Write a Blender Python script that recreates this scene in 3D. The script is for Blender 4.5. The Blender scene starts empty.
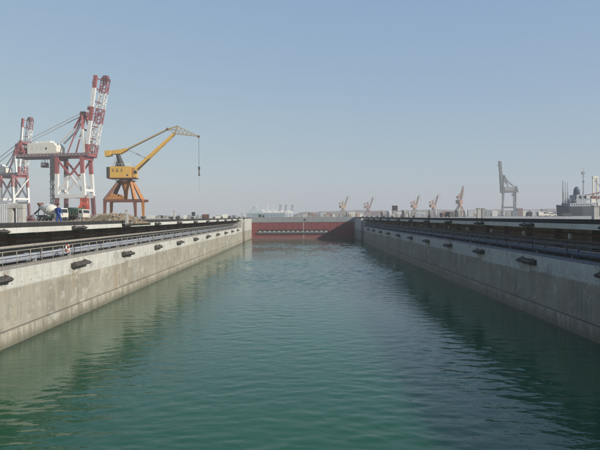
import bpy, bmesh, math, random
from mathutils import Vector, Matrix, Euler, noise as mnoise
R = math.radians
rnd = random.Random(7)
S = bpy.context.scene
COL = S.collection
F, CX, HY, ZC, GZ, W, ROLL = 583.3, 303.0, 216.5, 8.23, 7.6, 19.0, 0.006

# ------------------------------------------------------------------ helpers
def px_x(px, d): return (px - CX) / F * d
def px_z(px, py, d): return ZC + (HY - (py + ROLL * (px - CX))) / F * d
def at(px, py, d): return Vector((px_x(px, d), d, px_z(px, py, d)))

class MB:
    """collects faces of several materials and links them as one mesh object"""
    def __init__(self, mat):
        self.bm = bmesh.new(); self.mats = [mat]; self.cur = 0
    def m(self, mat):
        if mat not in self.mats: self.mats.append(mat)
        self.cur = self.mats.index(mat); return self
    def face(self, vs, smooth=False):
        try: f = self.bm.faces.new(vs)
        except ValueError: return
        f.material_index = self.cur; f.smooth = smooth
    def hexa(self, p):
        v = [self.bm.verts.new(q) for q in p]
        for a in ((0,3,2,1),(4,5,6,7),(0,1,5,4),(1,2,6,5),(2,3,7,6),(3,0,4,7)): self.face([v[i] for i in a])
        return self
    def box(self, x0, x1, y0, y1, z0, z1):
        x0, x1 = min(x0,x1), max(x0,x1)
        return self.hexa([(x0,y0,z0),(x1,y0,z0),(x1,y1,z0),(x0,y1,z0),(x0,y0,z1),(x1,y0,z1),(x1,y1,z1),(x0,y1,z1)])
    def beam(self, a, b, w, h=None, w1=None, h1=None):
        a, b = Vector(a), Vector(b); h = h or w; w1 = w1 or w; h1 = h1 or h
        d = (b - a)
        if d.length < 1e-6: return self
        d.normalize()
        s = d.cross(Vector((0,0,1)))
        s = Vector((1,0,0)) if s.length < 1e-3 else s.normalized()
        u = s.cross(d).normalized()
        def ring(p, w, h): return [p - s*w/2 - u*h/2, p + s*w/2 - u*h/2, p + s*w/2 + u*h/2, p - s*w/2 + u*h/2]
        v = [self.bm.verts.new(q) for q in ring(a, w, h) + ring(b, w1, h1)]
        for f in ((3,2,1,0),(4,5,6,7),(0,1,5,4),(1,2,6,5),(2,3,7,6),(3,0,4,7)): self.face([v[i] for i in f])
        return self
    def cyl(self, a, b, r0, r1=None, n=10):
        a, b = Vector(a), Vector(b); r1 = r0 if r1 is None else r1
        d = (b - a).normalized(); s = d.cross(Vector((0,0,1)))
        s = Vector((1,0,0)) if s.length < 1e-3 else s.normalized()
        u = s.cross(d)
        def ring(p, r): return [self.bm.verts.new(p + s*r*math.cos(2*math.pi*k/n) + u*r*math.sin(2*math.pi*k/n)) for k in range(n)]
        A, B = ring(a, r0), ring(b, r1)
        for k in range(n): self.face([A[k], B[k], B[(k+1)%n], A[(k+1)%n]], True)
        self.face(A); self.face(B[::-1]); return self
    def lathe(self, a, b, prof, n=16):
        """prof = list of (t along a->b, radius)"""
        a, b = Vector(a), Vector(b); d = b - a; e = d.normalized(); s = e.cross(Vector((0,0,1)))
        s = Vector((1,0,0)) if s.length < 1e-3 else s.normalized()
        u = s.cross(e); rings = []
        for t, r in prof:
            p = a + d*t
            rings.append([self.bm.verts.new(p + s*r*math.cos(2*math.pi*k/n) + u*r*math.sin(2*math.pi*k/n)) for k in range(n)])
        for i in range(len(rings)-1):
            for k in range(n): self.face([rings[i][k], rings[i+1][k], rings[i+1][(k+1)%n], rings[i][(k+1)%n]], True)
        self.face(rings[0]); self.face(rings[-1][::-1]); return self
    def prism(self, poly, y0, y1):
        """polygon in x,z extruded along y"""
        A = [self.bm.verts.new((x, y0, z)) for x, z in poly]; B = [self.bm.verts.new((x, y1, z)) for x, z in poly]
        n = len(poly)
        for k in range(n): self.face([A[k], A[(k+1)%n], B[(k+1)%n], B[k]])
        self.face(A[::-1]); self.face(B); return self
    def prism_x(self, poly, x0, x1):
        """polygon in y,z extruded along x"""
        A = [self.bm.verts.new((x0, y, z)) for y, z in poly]; B = [self.bm.verts.new((x1, y, z)) for y, z in poly]
        n = len(poly)
        for k in range(n): self.face([A[k], A[(k+1)%n], B[(k+1)%n], B[k]])
        self.face(A[::-1]); self.face(B); return self
    def lattice(self, a, b, w, h, n, r, diag=True, h1=None, w1=None, bands=None):
        """square truss from a to b; bands = materials cycled along it"""
        a, b = Vector(a), Vector(b); d = (b - a).normalized()
        s = d.cross(Vector((0,0,1))); s = Vector((0,1,0)) if s.length < 1e-3 else s.normalized()
        u = s.cross(d); h1 = h if h1 is None else h1; w1 = w if w1 is None else w1
        def c(t):
            p = a + (b-a)*t; ww = w + (w1-w)*t; hh = h + (h1-h)*t
            return [p - s*ww/2 - u*hh/2, p + s*ww/2 - u*hh/2, p + s*ww/2 + u*hh/2, p - s*ww/2 + u*hh/2]
        for i in range(n):
            if bands: self.m(bands[int(i * len(bands) / n)])
            P, Q = c(i/n), c((i+1)/n)
            for k in range(4):
                self.beam(P[k], Q[k], r*1.5)
                self.beam(Q[k], Q[(k+1)%4], r)
                if diag:
                    if (i+k) % 2: self.beam(P[k], Q[(k+1)%4], r)
                    else: self.beam(P[(k+1)%4], Q[k], r)
        return self
    def obj(self, name, parent=None, bevel=0):
        bmesh.ops.recalc_face_normals(self.bm, faces=self.bm.faces[:])
        me = bpy.data.meshes.new(name); self.bm.to_mesh(me); self.bm.free()
        for m in self.mats: me.materials.append(m)
        o = bpy.data.objects.new(name, me); COL.objects.link(o)
        if parent: o.parent = parent
        if bevel:
            b = o.modifiers.new('edge', 'BEVEL'); b.width = bevel; b.segments = 2; b.limit_method = 'ANGLE'
        return o

def tag(o, label, cat, group=None, kind=None):
    if label: o['label'] = label
    if cat: o['category'] = cat
    if group: o['group'] = group
    if kind: o['kind'] = kind
    return o
def root(name, label, cat, loc=(0,0,0), rz=0, group=None):
    o = bpy.data.objects.new(name, None); COL.objects.link(o)
    o.location = loc; o.rotation_euler = (0,0,rz); o.empty_display_size = .3
    return tag(o, label, cat, group)
def dup(o, loc=None, rz=None, label=None, scale=None):
    c = o.copy(); COL.objects.link(c)
    if loc is not None: c.location = loc
    if rz is not None: c.rotation_euler = (0,0,rz)
    if label: c['label'] = label
    if scale: c.scale = scale
    for ch in list(o.children):
        k = ch.copy(); COL.objects.link(k); k.parent = c
        for g in list(ch.children):
            q = g.copy(); COL.objects.link(q); q.parent = k
    return c
ORD = ['first','second','third','fourth','fifth','sixth','seventh','eighth','ninth','tenth','eleventh','twelfth',
       'thirteenth','fourteenth','fifteenth','sixteenth','seventeenth','eighteenth','nineteenth','twentieth']

# ------------------------------------------------------------------ materials
class NT:
    def __init__(self, name):
        self.mat = bpy.data.materials.new(name); self.mat.use_nodes = True
        self.t = self.mat.node_tree; self.t.nodes.clear()
        self.out = self.n('ShaderNodeOutputMaterial'); self.b = self.n('ShaderNodeBsdfPrincipled')
        self.l(self.b.outputs[0], self.out.inputs[0])
    def n(self, t, **k):
        o = self.t.nodes.new(t)
        for a, v in k.items(): setattr(o, a, v)
        return o
    def l(self, a, b): self.t.links.new(a, b)
    def val(self, s, v):
        if isinstance(v, (int, float)): s.default_value = v
        elif isinstance(v, tuple): s.default_value = v if len(v) == len(s.default_value) else (*v, 1)
        else: self.l(v, s)
    def math(self, op, a, b=0.0, c=0.0, clamp=False):
        m = self.n('ShaderNodeMath', operation=op, use_clamp=clamp)
        for i, v in enumerate((a, b, c)): self.val(m.inputs[i], v)
        return m.outputs[0]
    def mix(self, f, a, b, mode='MIX'):
        m = self.n('ShaderNodeMix', data_type='RGBA', blend_type=mode)
        self.val(m.inputs[0], f); self.val(m.inputs[6], a); self.val(m.inputs[7], b)
        return m.outputs[2]
    def noise(self, co, scale, detail=4, rough=.55, sc=(1,1,1), off=(0,0,0)):
        mp = self.n('ShaderNodeMapping'); mp.inputs[3].default_value = sc; mp.inputs[1].default_value = off
        self.l(co, mp.inputs[0])
        x = self.n('ShaderNodeTexNoise'); x.inputs['Scale'].default_value = scale
        x.inputs['Detail'].default_value = detail; x.inputs['Roughness'].default_value = rough
        self.l(mp.outputs[0], x.inputs['Vector']); return x.outputs[0]
    def ramp(self, f, a, b):
        m = self.n('ShaderNodeMapRange', clamp=True)
        self.val(m.inputs[0], f); m.inputs[1].default_value = a; m.inputs[2].default_value = b
        return m.outputs[0]
    def pos(self): return self.n('ShaderNodeNewGeometry').outputs['Position']
    def oco(self): return self.n('ShaderNodeTexCoord').outputs['Object']
    def xyz(self, v):
        s = self.n('ShaderNodeSeparateXYZ'); self.l(v, s.inputs[0]); return s.outputs
    def bump(self, h, dist, strength=1.0):
        b = self.n('ShaderNodeBump'); b.inputs['Distance'].default_value = dist; b.inputs['Strength'].default_value = strength
        self.l(h, b.inputs['Height']); self.l(b.outputs[0], self.b.inputs['Normal']); return b

def paint(name, c, rough=.55, dirt=.35, rust=(0.12,.06,.035), amt=.5, scale=1.2, metal=0.0, seed=0):
    """weathered paint: colour drift, streaks and dirt patches"""
    k = NT(name); co = k.oco()
    n1 = k.noise(co, scale, 5, .6, off=(seed,seed*2,3)); n2 = k.noise(co, scale*2.2, 4, .65, (1,1,.15), (seed,0,1))
    base = k.mix(k.ramp(n1, .3, .75), tuple(v*.86 for v in c), tuple(min(1,v*1.1) for v in c))
    d = k.math('MULTIPLY', k.ramp(n2, .52, .78), amt*dirt*2, clamp=True)
    k.l(k.mix(d, base, rust), k.b.inputs['Base Color'])
    k.b.inputs['Roughness'].default_value = rough; k.b.inputs['Metallic'].default_value = metal
    k.bump(n1, .004, .6)
    return k.mat

def concrete(name, c, dark=.6, scale=.8, bump=.01, rough=.85):
    k = NT(name); co = k.oco()
    n1 = k.noise(co, scale, 6, .62); n2 = k.noise(co, scale*2, 5, .6, (1,1,.1)); n3 = k.noise(co, scale*14, 3, .6)
    col = k.mix(k.ramp(n1, .3, .7), tuple(v*dark for v in c), c)
    col = k.mix(k.math('MULTIPLY', k.ramp(n2, .5, .75), .45), col, tuple(v*.5 for v in c))
    col = k.mix(k.ramp(n3, .3, .7), col, k.mix(.18, col, (.05,.05,.045)))
    k.l(col, k.b.inputs['Base Color']); k.b.inputs['Roughness'].default_value = rough
    k.bump(k.math('ADD', n3, n1), bump); return k.mat

def dock_wall_mat(name, tint):
    """board-marked, stained dock wall: pale newer top lift, weathered lower lift, wet band at the water"""
    k = NT(name); p = k.pos(); x, y, z = k.xyz(p)
    big = k.noise(p, .22, 5, .6); mid = k.noise(p, 1.3, 6, .65); fine = k.noise(p, 9, 3, .6)
    streak = k.noise(p, 1.0, 5, .62, (1,1.6,.07)); streak2 = k.noise(p, 3.2, 4, .6, (1,1.4,.05), (9,2,4))
    def panel(step, off):
        q = k.math('FLOOR', k.math('DIVIDE', k.math('ADD', y, off), step))
        w = k.n('ShaderNodeTexWhiteNoise', noise_dimensions='1D'); k.l(q, w.inputs['W']); return w.outputs['Value']
    def joint(co, step, off, wid):
        fr = k.math('FRACT', k.math('DIVIDE', k.math('ADD', co, off), step))
        d = k.math('MULTIPLY', k.math('MINIMUM', fr, k.math('SUBTRACT', 1.0, fr)), step)
        return k.math('SUBTRACT', 1.0, k.ramp(d, wid*.4, wid))
    t = lambda c: tuple(a*b*.90 for a, b in zip(c, tint))
    pale = k.mix(k.ramp(mid, .3, .72), t((.42,.405,.355)), t((.57,.555,.50)))
    pale = k.mix(k.math('MULTIPLY', k.ramp(streak, .54, .74), .45), pale, t((.25,.235,.2)))
    low = k.mix(k.ramp(k.noise(p, .75, 7, .72, (1,1,.6), (4,4,4)), .34, .66), t((.21,.188,.142)), t((.36,.325,.25)))
    low = k.mix(k.math('MULTIPLY', k.ramp(streak, .48, .7), .7), low, t((.17,.155,.12)))
    low = k.mix(k.math('MULTIPLY', k.ramp(streak2, .55, .74), .5), low, t((.42,.40,.34)))
    low = k.mix(k.math('MULTIPLY', panel(13.3, 4.2), .35), low, t((.22,.205,.165)))
    low = k.mix(k.math('MULTIPLY', k.ramp(big, .42, .62), .5), low, t((.40,.37,.30)))
    edge = k.math('ADD', 3.58, k.math('MULTIPLY', k.math('SUBTRACT', panel(13.3, 4.2), .5), .22))
    edge = k.math('ADD', edge, k.math('MULTIPLY', k.math('SUBTRACT', mid, .5), .18))
    f = k.math('MULTIPLY', k.ramp(k.math('SUBTRACT', z, edge), -.05, .06), .93)
    col = k.mix(f, low, pale)
    # streaky foot of the wall, run-off under the fenders, board marks and blotches
    foot = k.math('SUBTRACT', 1.0, k.ramp(z, .94, 1.0)); s3 = k.noise(p, 2.4, 4, .7, (1,1.3,.12), (2,7,1))
    col = k.mix(k.math('MULTIPLY', foot, k.math('MULTIPLY', k.ramp(s3, .46, .6), .75)), col, t((.19,.155,.10)))
    col = k.mix(k.math('MULTIPLY', foot, k.math('MULTIPLY', k.ramp(s3, .52, .40), .5)), col, t((.46,.42,.33)))
    fy = k.math('ABSOLUTE', k.math('SUBTRACT', k.math('FRACT', k.math('DIVIDE', k.math('ADD', y, -35.9+6.65+133), 13.3)), .5))
    run = k.math('MULTIPLY', k.math('SUBTRACT', 1.0, k.ramp(fy, .07, .13)), k.math('MULTIPLY', k.ramp(z, 1.6, 4.1), k.ramp(streak2, .46, .62)))
    col = k.mix(k.math('MULTIPLY', run, .55), col, t((.17,.13,.09)))
    bl = k.noise(p, .55, 6, .7, (1,1,1.3), (7,3,9)); col = k.mix(k.math('MULTIPLY', k.ramp(bl, .54, .62), .5), col, t((.19,.175,.135)))
    bl3 = k.noise(p, .42, 5, .65, (1,1,.7), (3,9,2)); col = k.mix(k.math('MULTIPLY', k.math('MULTIPLY', k.ramp(bl3, .52, .66), .45), k.math('SUBTRACT', 1.0, k.math('MULTIPLY', f, .7))), col, t((.33,.25,.145)))
    bl2 = k.noise(p, .8, 6, .72, (1,1,1.1), (1,8,5)); col = k.mix(k.math('MULTIPLY', k.ramp(bl2, .56, .63), .45), col, t((.52,.50,.44)))
    col = k.mix(k.math('MULTIPLY', joint(z, .62, 0, .02), .18), col, t((.12,.11,.09)))
    # wet, weedy band at the water
    wet = k.math('SUBTRACT', 1.0, k.ramp(k.math('ADD', z, k.math('MULTIPLY', k.math('SUBTRACT', mid, .5), .6)), .12, .75))
    col = k.mix(k.math('MULTIPLY', wet, .75), col, t((.12,.115,.075)))
    # vertical pour joints and one lift line
    j = k.math('MAXIMUM', joint(y, 13.3, 4.2, .05), k.math('MULTIPLY', joint(y, 3.325, 4.2, .03), .35))
    j = k.math('MAXIMUM', j, k.math('MULTIPLY', joint(z, 50.0, -1.03, .05), .7))
    col = k.mix(k.math('MULTIPLY', j, .6), col, t((.1,.095,.08)))
    # form-tie holes under the edge
    fr = k.math('SUBTRACT', k.math('FRACT', k.math('DIVIDE', y, 1.33)), .5)
    dd = k.math('SQRT', k.math('ADD', k.math('POWER', k.math('MULTIPLY', fr, 1.33), 2.0), k.math('POWER', k.math('SUBTRACT', z, 3.95), 2.0)))
    hole = k.math('SUBTRACT', 1.0, k.ramp(dd, .04, .075))
    col = k.mix(k.math('MULTIPLY', hole, .75), col, (.06,.055,.05))
    col = k.mix(k.math('MULTIPLY', k.ramp(fine, .45, .75), .2), col, t((.14,.13,.11)))
    k.l(col, k.b.inputs['Base Color'])
    k.val(k.b.inputs['Roughness'], k.math('SUBTRACT', .88, k.math('MULTIPLY', wet, .4)))
    h = k.math('ADD', k.math('MULTIPLY', mid, .6), k.math('MULTIPLY', fine, .3))
    h = k.math('SUBTRACT', h, k.math('MULTIPLY', j, 1.2)); k.bump(h, .03)
    return k.mat

def ground_mat(name, a, b, c):
    k = NT(name); p = k.pos()
    n1 = k.noise(p, .06, 6, .65); n2 = k.noise(p, .9, 6, .7); n3 = k.noise(p, 6, 3, .6)
    col = k.mix(k.ramp(n1, .35, .65), a, b); col = k.mix(k.math('MULTIPLY', k.ramp(n2, .45, .7), .6), col, c)
    k.l(col, k.b.inputs['Base Color']); k.b.inputs['Roughness'].default_value = .95
    k.bump(k.math('ADD', n2, k.math('MULTIPLY', n3, .4)), .06); return k.mat

def water_mat(name, body, dist, ior=1.33):
    k = NT(name); p = k.pos()
    k.b.inputs['Roughness'].default_value = .07; k.b.inputs['IOR'].default_value = ior
    big = k.noise(p, .035, 3, .5, off=(3,1,0)); patch = k.noise(p, .05, 4, .55, (1,.55,1), (11,4,0))
    k.l(k.mix(k.ramp(big, .35, .65), tuple(v*.85 for v in body), tuple(v*1.12 for v in body)), k.b.inputs['Base Color'])
    r1 = k.noise(p, 2.2, 3, .5, (.75,1.15,1)); r2 = k.noise(p, 5.5, 2, .5, (.7,1.2,1), (5,8,0)); sw = k.noise(p, .3, 2, .5, (.8,1.1,1), (2,2,0))
    amp = k.math('ADD', .5, k.math('MULTIPLY', k.ramp(patch, .35, .65), .6))
    h = k.math('ADD', k.math('MULTIPLY', r1, .75), k.math('ADD', k.math('MULTIPLY', r2, .2), k.math('MULTIPLY', sw, .2)))
    k.bump(k.math('MULTIPLY', h, amp), dist)
    k.b.inputs['Subsurface Weight'].default_value = 1.0; k.b.inputs['Subsurface Radius'].default_value = (.6,1.0,.85); k.b.inputs['Subsurface Scale'].default_value = 30.0
    return k.mat

WHITE  = paint('white_paint', (.58,.57,.53), .5, .3, (.32,.24,.17), .5)
CREAM  = paint('cream_paint', (.58,.55,.46), .5, .35, (.33,.26,.17), .5)
RED    = paint('faded_red_paint', (.25,.06,.055), .6, .35, (.15,.08,.06), .6)
DRED   = paint('dark_red_paint', (.13,.04,.042), .6, .4, (.08,.05,.04), .6)
ORED   = paint('orange_red_paint', (.36,.065,.03), .5, .3)
YELLOW = paint('yellow_crane_paint', (.50,.30,.06), .5, .35, (.24,.13,.05), .55)
DUSTW  = paint('dusty_white_paint', (.46,.44,.38), .65, .7, (.26,.2,.14), .8, .9)
JIB    = paint('dull_ochre_paint', (.33,.25,.13), .6, .45)
ORANGE = paint('rusty_orange_paint', (.36,.15,.04), .65, .5, (.11,.05,.03), .7)
BROWN  = paint('rust_brown_paint', (.13,.05,.03), .75, .5, (.05,.03,.025), .7)
DARK   = paint('dark_steel', (.045,.043,.042), .6, .3, (.09,.06,.04), .5)
GREY   = paint('grey_steel', (.22,.225,.23), .6, .4, (.13,.09,.06), .5)
LGREY  = paint('light_grey_paint', (.42,.43,.43), .6, .4, (.24,.19,.15), .5)
RAILC  = paint('galvanised_rail', (.23,.21,.185), .55, .5, (.14,.085,.05), .8)
RAILB  = paint('blue_rail_paint', (.10,.13,.20), .55, .4, (.12,.08,.05), .6)
BLUE   = paint('pale_blue_pipe_paint', (.25,.275,.32), .55, .4, (.3,.27,.25), .6)
BLUE2  = paint('dark_blue_pipe_paint', (.10,.12,.155), .55, .4, (.2,.18,.17), .6)  # pale pipe blue darkened for the shaded gallery; reused as a plain dark blue
FARG   = paint('dull_brown_grey_paint', (.085,.08,.078), .7, .4)
GREEN  = paint('truck_green_paint', (.045,.085,.05), .5, .5, (.16,.13,.09), .6)
NAVY   = paint('blue_coverall_cloth', (.025,.06,.21), .9, .3, (.08,.08,.1), .4, 6)
SKIN   = paint('skin', (.36,.21,.15), .6, .05)
HAIR   = paint('black_hair', (.015,.013,.012), .6, .05)
CLOTHD = paint('dark_work_cloth', (.03,.03,.035), .9, .2)
GLASS  = paint('dark_window_glass', (.02,.025,.03), .08, .05)
TYRE   = paint('black_rubber_tyre', (.022,.021,.02), .85, .4, (.12,.1,.08), .6, 3)
RUBBER = paint('fender_rubber', (.05,.043,.037), .85, .8, (.19,.16,.125), .9, 2.5)
KERBM  = paint('black_kerb_rubber', (.022,.021,.02), .9, .5, (.07,.06,.05), .6, .8)
TIMBER = paint('grey_timber', (.30,.25,.19), .9, .5, (.13,.1,.075), .8, 3)
TARP   = paint('red_brown_box_paint', (.17,.075,.06), .7, .5, (.1,.06,.05), .6)
CONC   = concrete('pale_concrete', (.47,.455,.41))
CONCG  = concrete('grey_concrete', (.34,.335,.31))
DARKW  = concrete('gallery_dark_concrete', (.42,.39,.32), .6, .6)
FLOORC = concrete('gallery_floor_concrete', (.40,.39,.36))
COPM   = concrete('white_coping_concrete', (.56,.54,.48), .75, .5)
WALLL  = dock_wall_mat('stained_dock_wall', (1,1,1))
WALLR  = dock_wall_mat('stained_dock_wall_shade_tint', (.93,.96,1.0))  # same wall darkened and cooled; the shaded side's shading put into the tint
DIRT   = ground_mat('dirt_ground', (.24,.185,.125), (.18,.145,.105), (.29,.23,.16))
PAVE   = ground_mat('concrete_apron', (.30,.29,.265), (.22,.215,.2), (.34,.32,.29))
RUBBLE = ground_mat('rubble_earth', (.22,.16,.10), (.155,.115,.075), (.29,.225,.15))
FAR    = ground_mat('far_shore_earth', (.22,.155,.115), (.14,.11,.09), (.27,.21,.165))
SEAB   = (.025,.10,.09)
WATER  = water_mat('dock_water', (.010,.074,.031), .03)
SEAM   = water_mat('sea_water', SEAB, .12)

def gate_red():
    k = NT('gate_red_paint'); p = k.oco(); x, y, z = k.xyz(p)
    n1 = k.noise(p, .7, 5, .6); st = k.noise(p, 1.2, 5, .65, (1.3,1,.06))
    c = k.mix(k.ramp(n1, .3, .7), (.125,.027,.03), (.17,.036,.037))
    c = k.mix(k.math('MULTIPLY', k.ramp(st, .5, .72), .55), c, (.13,.05,.045))
    c = k.mix(k.math('MULTIPLY', k.math('SUBTRACT', 1.0, k.ramp(k.math('ADD', z, k.math('MULTIPLY', n1, .8)), .7, 1.5)), .5), c, (.15,.10,.09))
    k.l(c, k.b.inputs['Base Color']); k.b.inputs['Roughness'].default_value = .65; k.bump(st, .02); return k.mat
GATER = gate_red()
GATEG = paint('gate_grey_paint', (.19,.20,.20), .7, .5, (.16,.12,.1), .6, .5)

# ------------------------------------------------------------------ setting: water, ground, far shore
def sheet(name, rects, z, mat, label=None):
    b = MB(mat)
    for x0, x1, y0, y1 in rects:
        b.face([b.bm.verts.new(q) for q in ((x0,y0,z),(x1,y0,z),(x1,y1,z),(x0,y1,z))])
    o = b.obj(name); o['kind'] = 'structure'; return o
def dock_water():
    import numpy as np
    rg = np.random.default_rng(5)
    ys = [-40.0]
    while ys[-1] < 214.9: y = ys[-1]; ys.append(y + (1.2 if y < 8 else max(.12, .0023*y)))
    ys = np.array(ys); ys[-1] = 214.9; xs = np.linspace(-19.4, 19.4, 250)
    X, Y = np.meshgrid(xs, ys); Z = np.zeros_like(X); n = 80
    patch = np.zeros_like(X)
    for i in range(9):
        a, q = rg.uniform(0, 6.28), 2*math.pi/rg.uniform(14, 50); patch += np.sin(q*(math.cos(a)*X + .6*math.sin(a)*Y) + rg.uniform(0, 6.28))
    amp = (1 + .17*patch)*(1 + 2.6*np.clip((Y - 45)/110, 0, 1)**1.3)
    for i in range(n):
        lam = .40*(2.3/.40)**(rg.random()**1.6); k = 2*math.pi/lam; a = rg.normal(math.pi/2 - .15, .55); sl = .0062*(1.0 if lam < 1.6 else .7)
        SP = np.maximum(.16, .0023*np.maximum(Y, 0)); Z += np.clip(lam/(2.6*SP) - .5, 0, 1)*sl/k*np.sin(k*(math.cos(a)*X + math.sin(a)*Y) + rg.uniform(0, 6.28))
    Z *= amp
    ny, nx = X.shape; co = np.stack([X, Y, Z], -1).reshape(-1, 3)
    idx = np.arange(ny*nx).reshape(ny, nx)
    q = np.stack([idx[:-1,:-1], idx[:-1,1:], idx[1:,1:], idx[1:,:-1]], -1).reshape(-1, 4)
    bt = np.array([(-19.4,-40,-14),(19.4,-40,-14),(19.4,214.9,-14),(-19.4,214.9,-14)]); nb = ny*nx
    faces = [(nb+3,nb+2,nb+1,nb), [*idx[0,::-1], nb, nb+1], [*idx[-1], nb+2, nb+3], [*idx[:,0], nb+3, nb], [*idx[::-1,-1], nb+1, nb+2]]
    me = bpy.data.meshes.new('dock_water'); me.from_pydata(np.vstack([co, bt]).tolist(), [], q.tolist() + [list(map(int, f)) for f in faces])
    sm = np.ones(len(me.polygons), dtype=bool); sm[-5:] = False; me.polygons.foreach_set('use_smooth', sm)
    me.materials.append(WATER); o = bpy.data.objects.new('dock_water', me); COL.objects.link(o); o['kind'] = 'structure'
dock_water()
sheet('sea', [(-2400,2400,222.5,2880)], -.6, SEAM)
def slab(name, polys, z0, z1, mat):
    b = MB(mat)
    for x0, x1, y0, y1 in polys: b.box(x0, x1, y0, y1, z0, z1)
    o = b.obj(name); o['kind'] = 'structure'; return o
slab('earth_quay', [(-2400,-24,-60,222), (-2400,-60,222,760)], -8, GZ, DIRT)
slab('concrete_quay', [(24,320,-60,285)], -8, GZ, PAVE)
slab('far_land', [(-2400,2400,760.01,2880)], -2, 6.9, FAR)
def terrain():
    b = MB(FAR); bm = b.bm; nx, ny = 240, 10; x0, x1, y0, y1 = -30, 1500, 1150, 1420; g = []
    for j in range(ny+1):
        row = []
        for i in range(nx+1):
            x = x0 + (x1-x0)*i/nx; t = j/ny
            px = CX + x/y0*F
            hgt = 11.0 + min(4.5, max(0, (px-300)*.012)) + 3.2*mnoise.noise((x*.012, j*.3, 1)) + 1.6*mnoise.noise((x*.06, j*.7, 5))
            hgt *= math.sin(math.pi*min(1, t*1.0))**.5 if 0 < t < 1 else 0
            hgt *= min(1, max(0, (x+30)/25))
            row.append(bm.verts.new((x, y0+(y1-y0)*t, 6.9 + max(0, hgt))))
        g.append(row)
    for j in range(ny):
        for i in range(nx): b.face([g[j][i], g[j][i+1], g[j+1][i+1], g[j+1][i]], True)
    o = b.obj('far_hills'); o['kind'] = 'structure'
terrain()

# ------------------------------------------------------------------ dock walls
Y0, YG, YE = -45.0, 181.0, 224.0
def dock_wall(s, label, wmat):
    r = root('dock_wall', label, 'dock wall', (s*W, Y0, 0))
    def X(d): return s*d            # offset away from the dock
    def add(b, name, bev=0):
        return b.obj(name, r, bev)
    L = YG - Y0
    b = MB(wmat); b.box(X(0), X(5.0), 0, L, 1.0, 4.886); b.box(X(-.13), X(5.0), 0, L, -6, .997); add(b, 'retaining_wall', .04)
    b = MB(FLOORC); b.box(X(.02), X(3.98), 0, L-.01, 4.89, 4.93); add(b, 'gallery_floor')
    b = MB(DARKW); b.box(X(4.0), X(5.0), 0, L-.01, 4.94, 7.19); add(b, 'gallery_back_wall')
    b = MB(COPM)
    n = int(L/6.65)
    for i in range(n):
        y0 = L - (i+1)*6.65; b.box(X(rnd.uniform(0,.025)), X(5.0), y0+.012, y0+6.638, 7.2+rnd.uniform(0,.03), GZ+.002)
    b.box(X(0), X(5.0), 0, L - n*6.65, 7.2, GZ+.002); add(b, 'coping_beam', .03)
    b = MB(KERBM); b.box(X(.03), X(.5), 0, YE-Y0, GZ+.004, 7.93); add(b, 'kerb', .03)
    for k in range(int(L/6.65)):
        y = 35.7 - Y0 + 6.65*(k-11) + 3.3
        if 0 < y < L-1:
            b = MB(DARKW); b.box(X(3.45), X(3.99), y-.22, y+.22, 4.93, 7.2); b.obj('gallery_column', r)
    for z, m in ((6.55, TARP), (5.75, GREY)):
        b = MB(m); b.box(X(3.3), X(3.44), 0, L-.2, z, z+.16)
        b.box(X(3.3), X(3.44), 0, L-.2, z-.3, z-.24); b.obj('cable_tray', r)
    # full-height gate pier with its stop-log groove
    b = MB(wmat)
    b.box(X(-.05), X(5), L, L+2.2, -6, GZ+.003); b.box(X(1.6), X(5), L+2.2, L+10.4, -6, GZ+.001); b.box(X(-.05), X(5), L+10.4, YE-Y0, -6, GZ+.003)
    add(b, 'gate_pier', .04)
    for y in (3.2, 5.9, 8.6): b = MB(BROWN); b.box(X(.5), X(1.59), L+y, L+y+.9, -6, 6.2 if y > 3.5 else 5.6); b.obj('groove_guide', r)
    return r
dock_wall(-1, 'sunlit stained concrete dock wall with pale coping and open gallery, opposite the shaded one', WALLL)
dock_wall(1, 'shaded grey concrete dock wall with dark open gallery under its coping', WALLR)

# guard rails
def guard_rail(s, mat, label):
    x = s*(W+.16); r = root('guard_rail', label, 'railing', (x, 0, 4.93))
    y0, y1, n = 22.0, 180.0, 85
    st = (y1-y0)/(n-1); first = None
    for z, rad in ((1.12,.032), (.6,.024)):
        b = MB(mat); b.cyl((0,y0-.1,z), (0,y1+.1,z), rad, n=6); b.obj('rail', r)
    b = MB(mat); b.box(-.02, .02, y0, y1, .02, .17); b.obj('toe_board', r)
    for i in range(n):
        if first is None:
            b = MB(mat); b.cyl((0,0,0), (0,0,1.14), .03, n=6); b.box(-.07,.07,-.07,.07,.001,.018); first = b.obj('post', r); p = first
        else:
            p = first.copy(); COL.objects.link(p); p.parent = r
        p.location = (0, y0 + st*i, 0); p.rotation_euler = (rnd.uniform(-.015,.015), rnd.uniform(-.02,.02), 0)
guard_rail(-1, RAILC, 'weathered grey pipe railing along the edge of the sunlit gallery')
guard_rail(1, RAILB, 'blue grey pipe railing along the edge of the shaded gallery')

def service_pipe(s, mat, name, off, z, rad, label):
    r = root(name, label, 'pipe', (s*(W+off), 0, 4.93)); y0, y1 = 10.0, 180.0
    b = MB(mat); b.cyl((0,y0,z), (0,y1,z), rad, n=14)
    y = y0 + 3
    while y < y1:
        b.cyl((0,y-.05,z), (0,y+.05,z), rad*1.28, n=14); y += 6.0
    b.obj('pipe_run', r)
    y = y0 + 1
    while y < y1:
        b = MB(CONCG if rad > .2 else DARK); q = .12 if rad > .2 else .03; b.box(-q,q,y-q,y+q,.001,z-rad*.8); b.obj('support', r); y += 6.65
service_pipe(-1, BLUE, 'service_pipe', 1.45, .44, .25, 'fat pale blue pipe running along the sunlit gallery floor')
service_pipe(1, BLUE2, 'service_pipe', 1.45, .44, .25, 'fat dull blue pipe running along the shaded gallery floor')
service_pipe(-1, RAILC, 'service_pipe', 1.0, 1.32, .10, 'thin brownish pipe running above the pale blue pipe')
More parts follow.
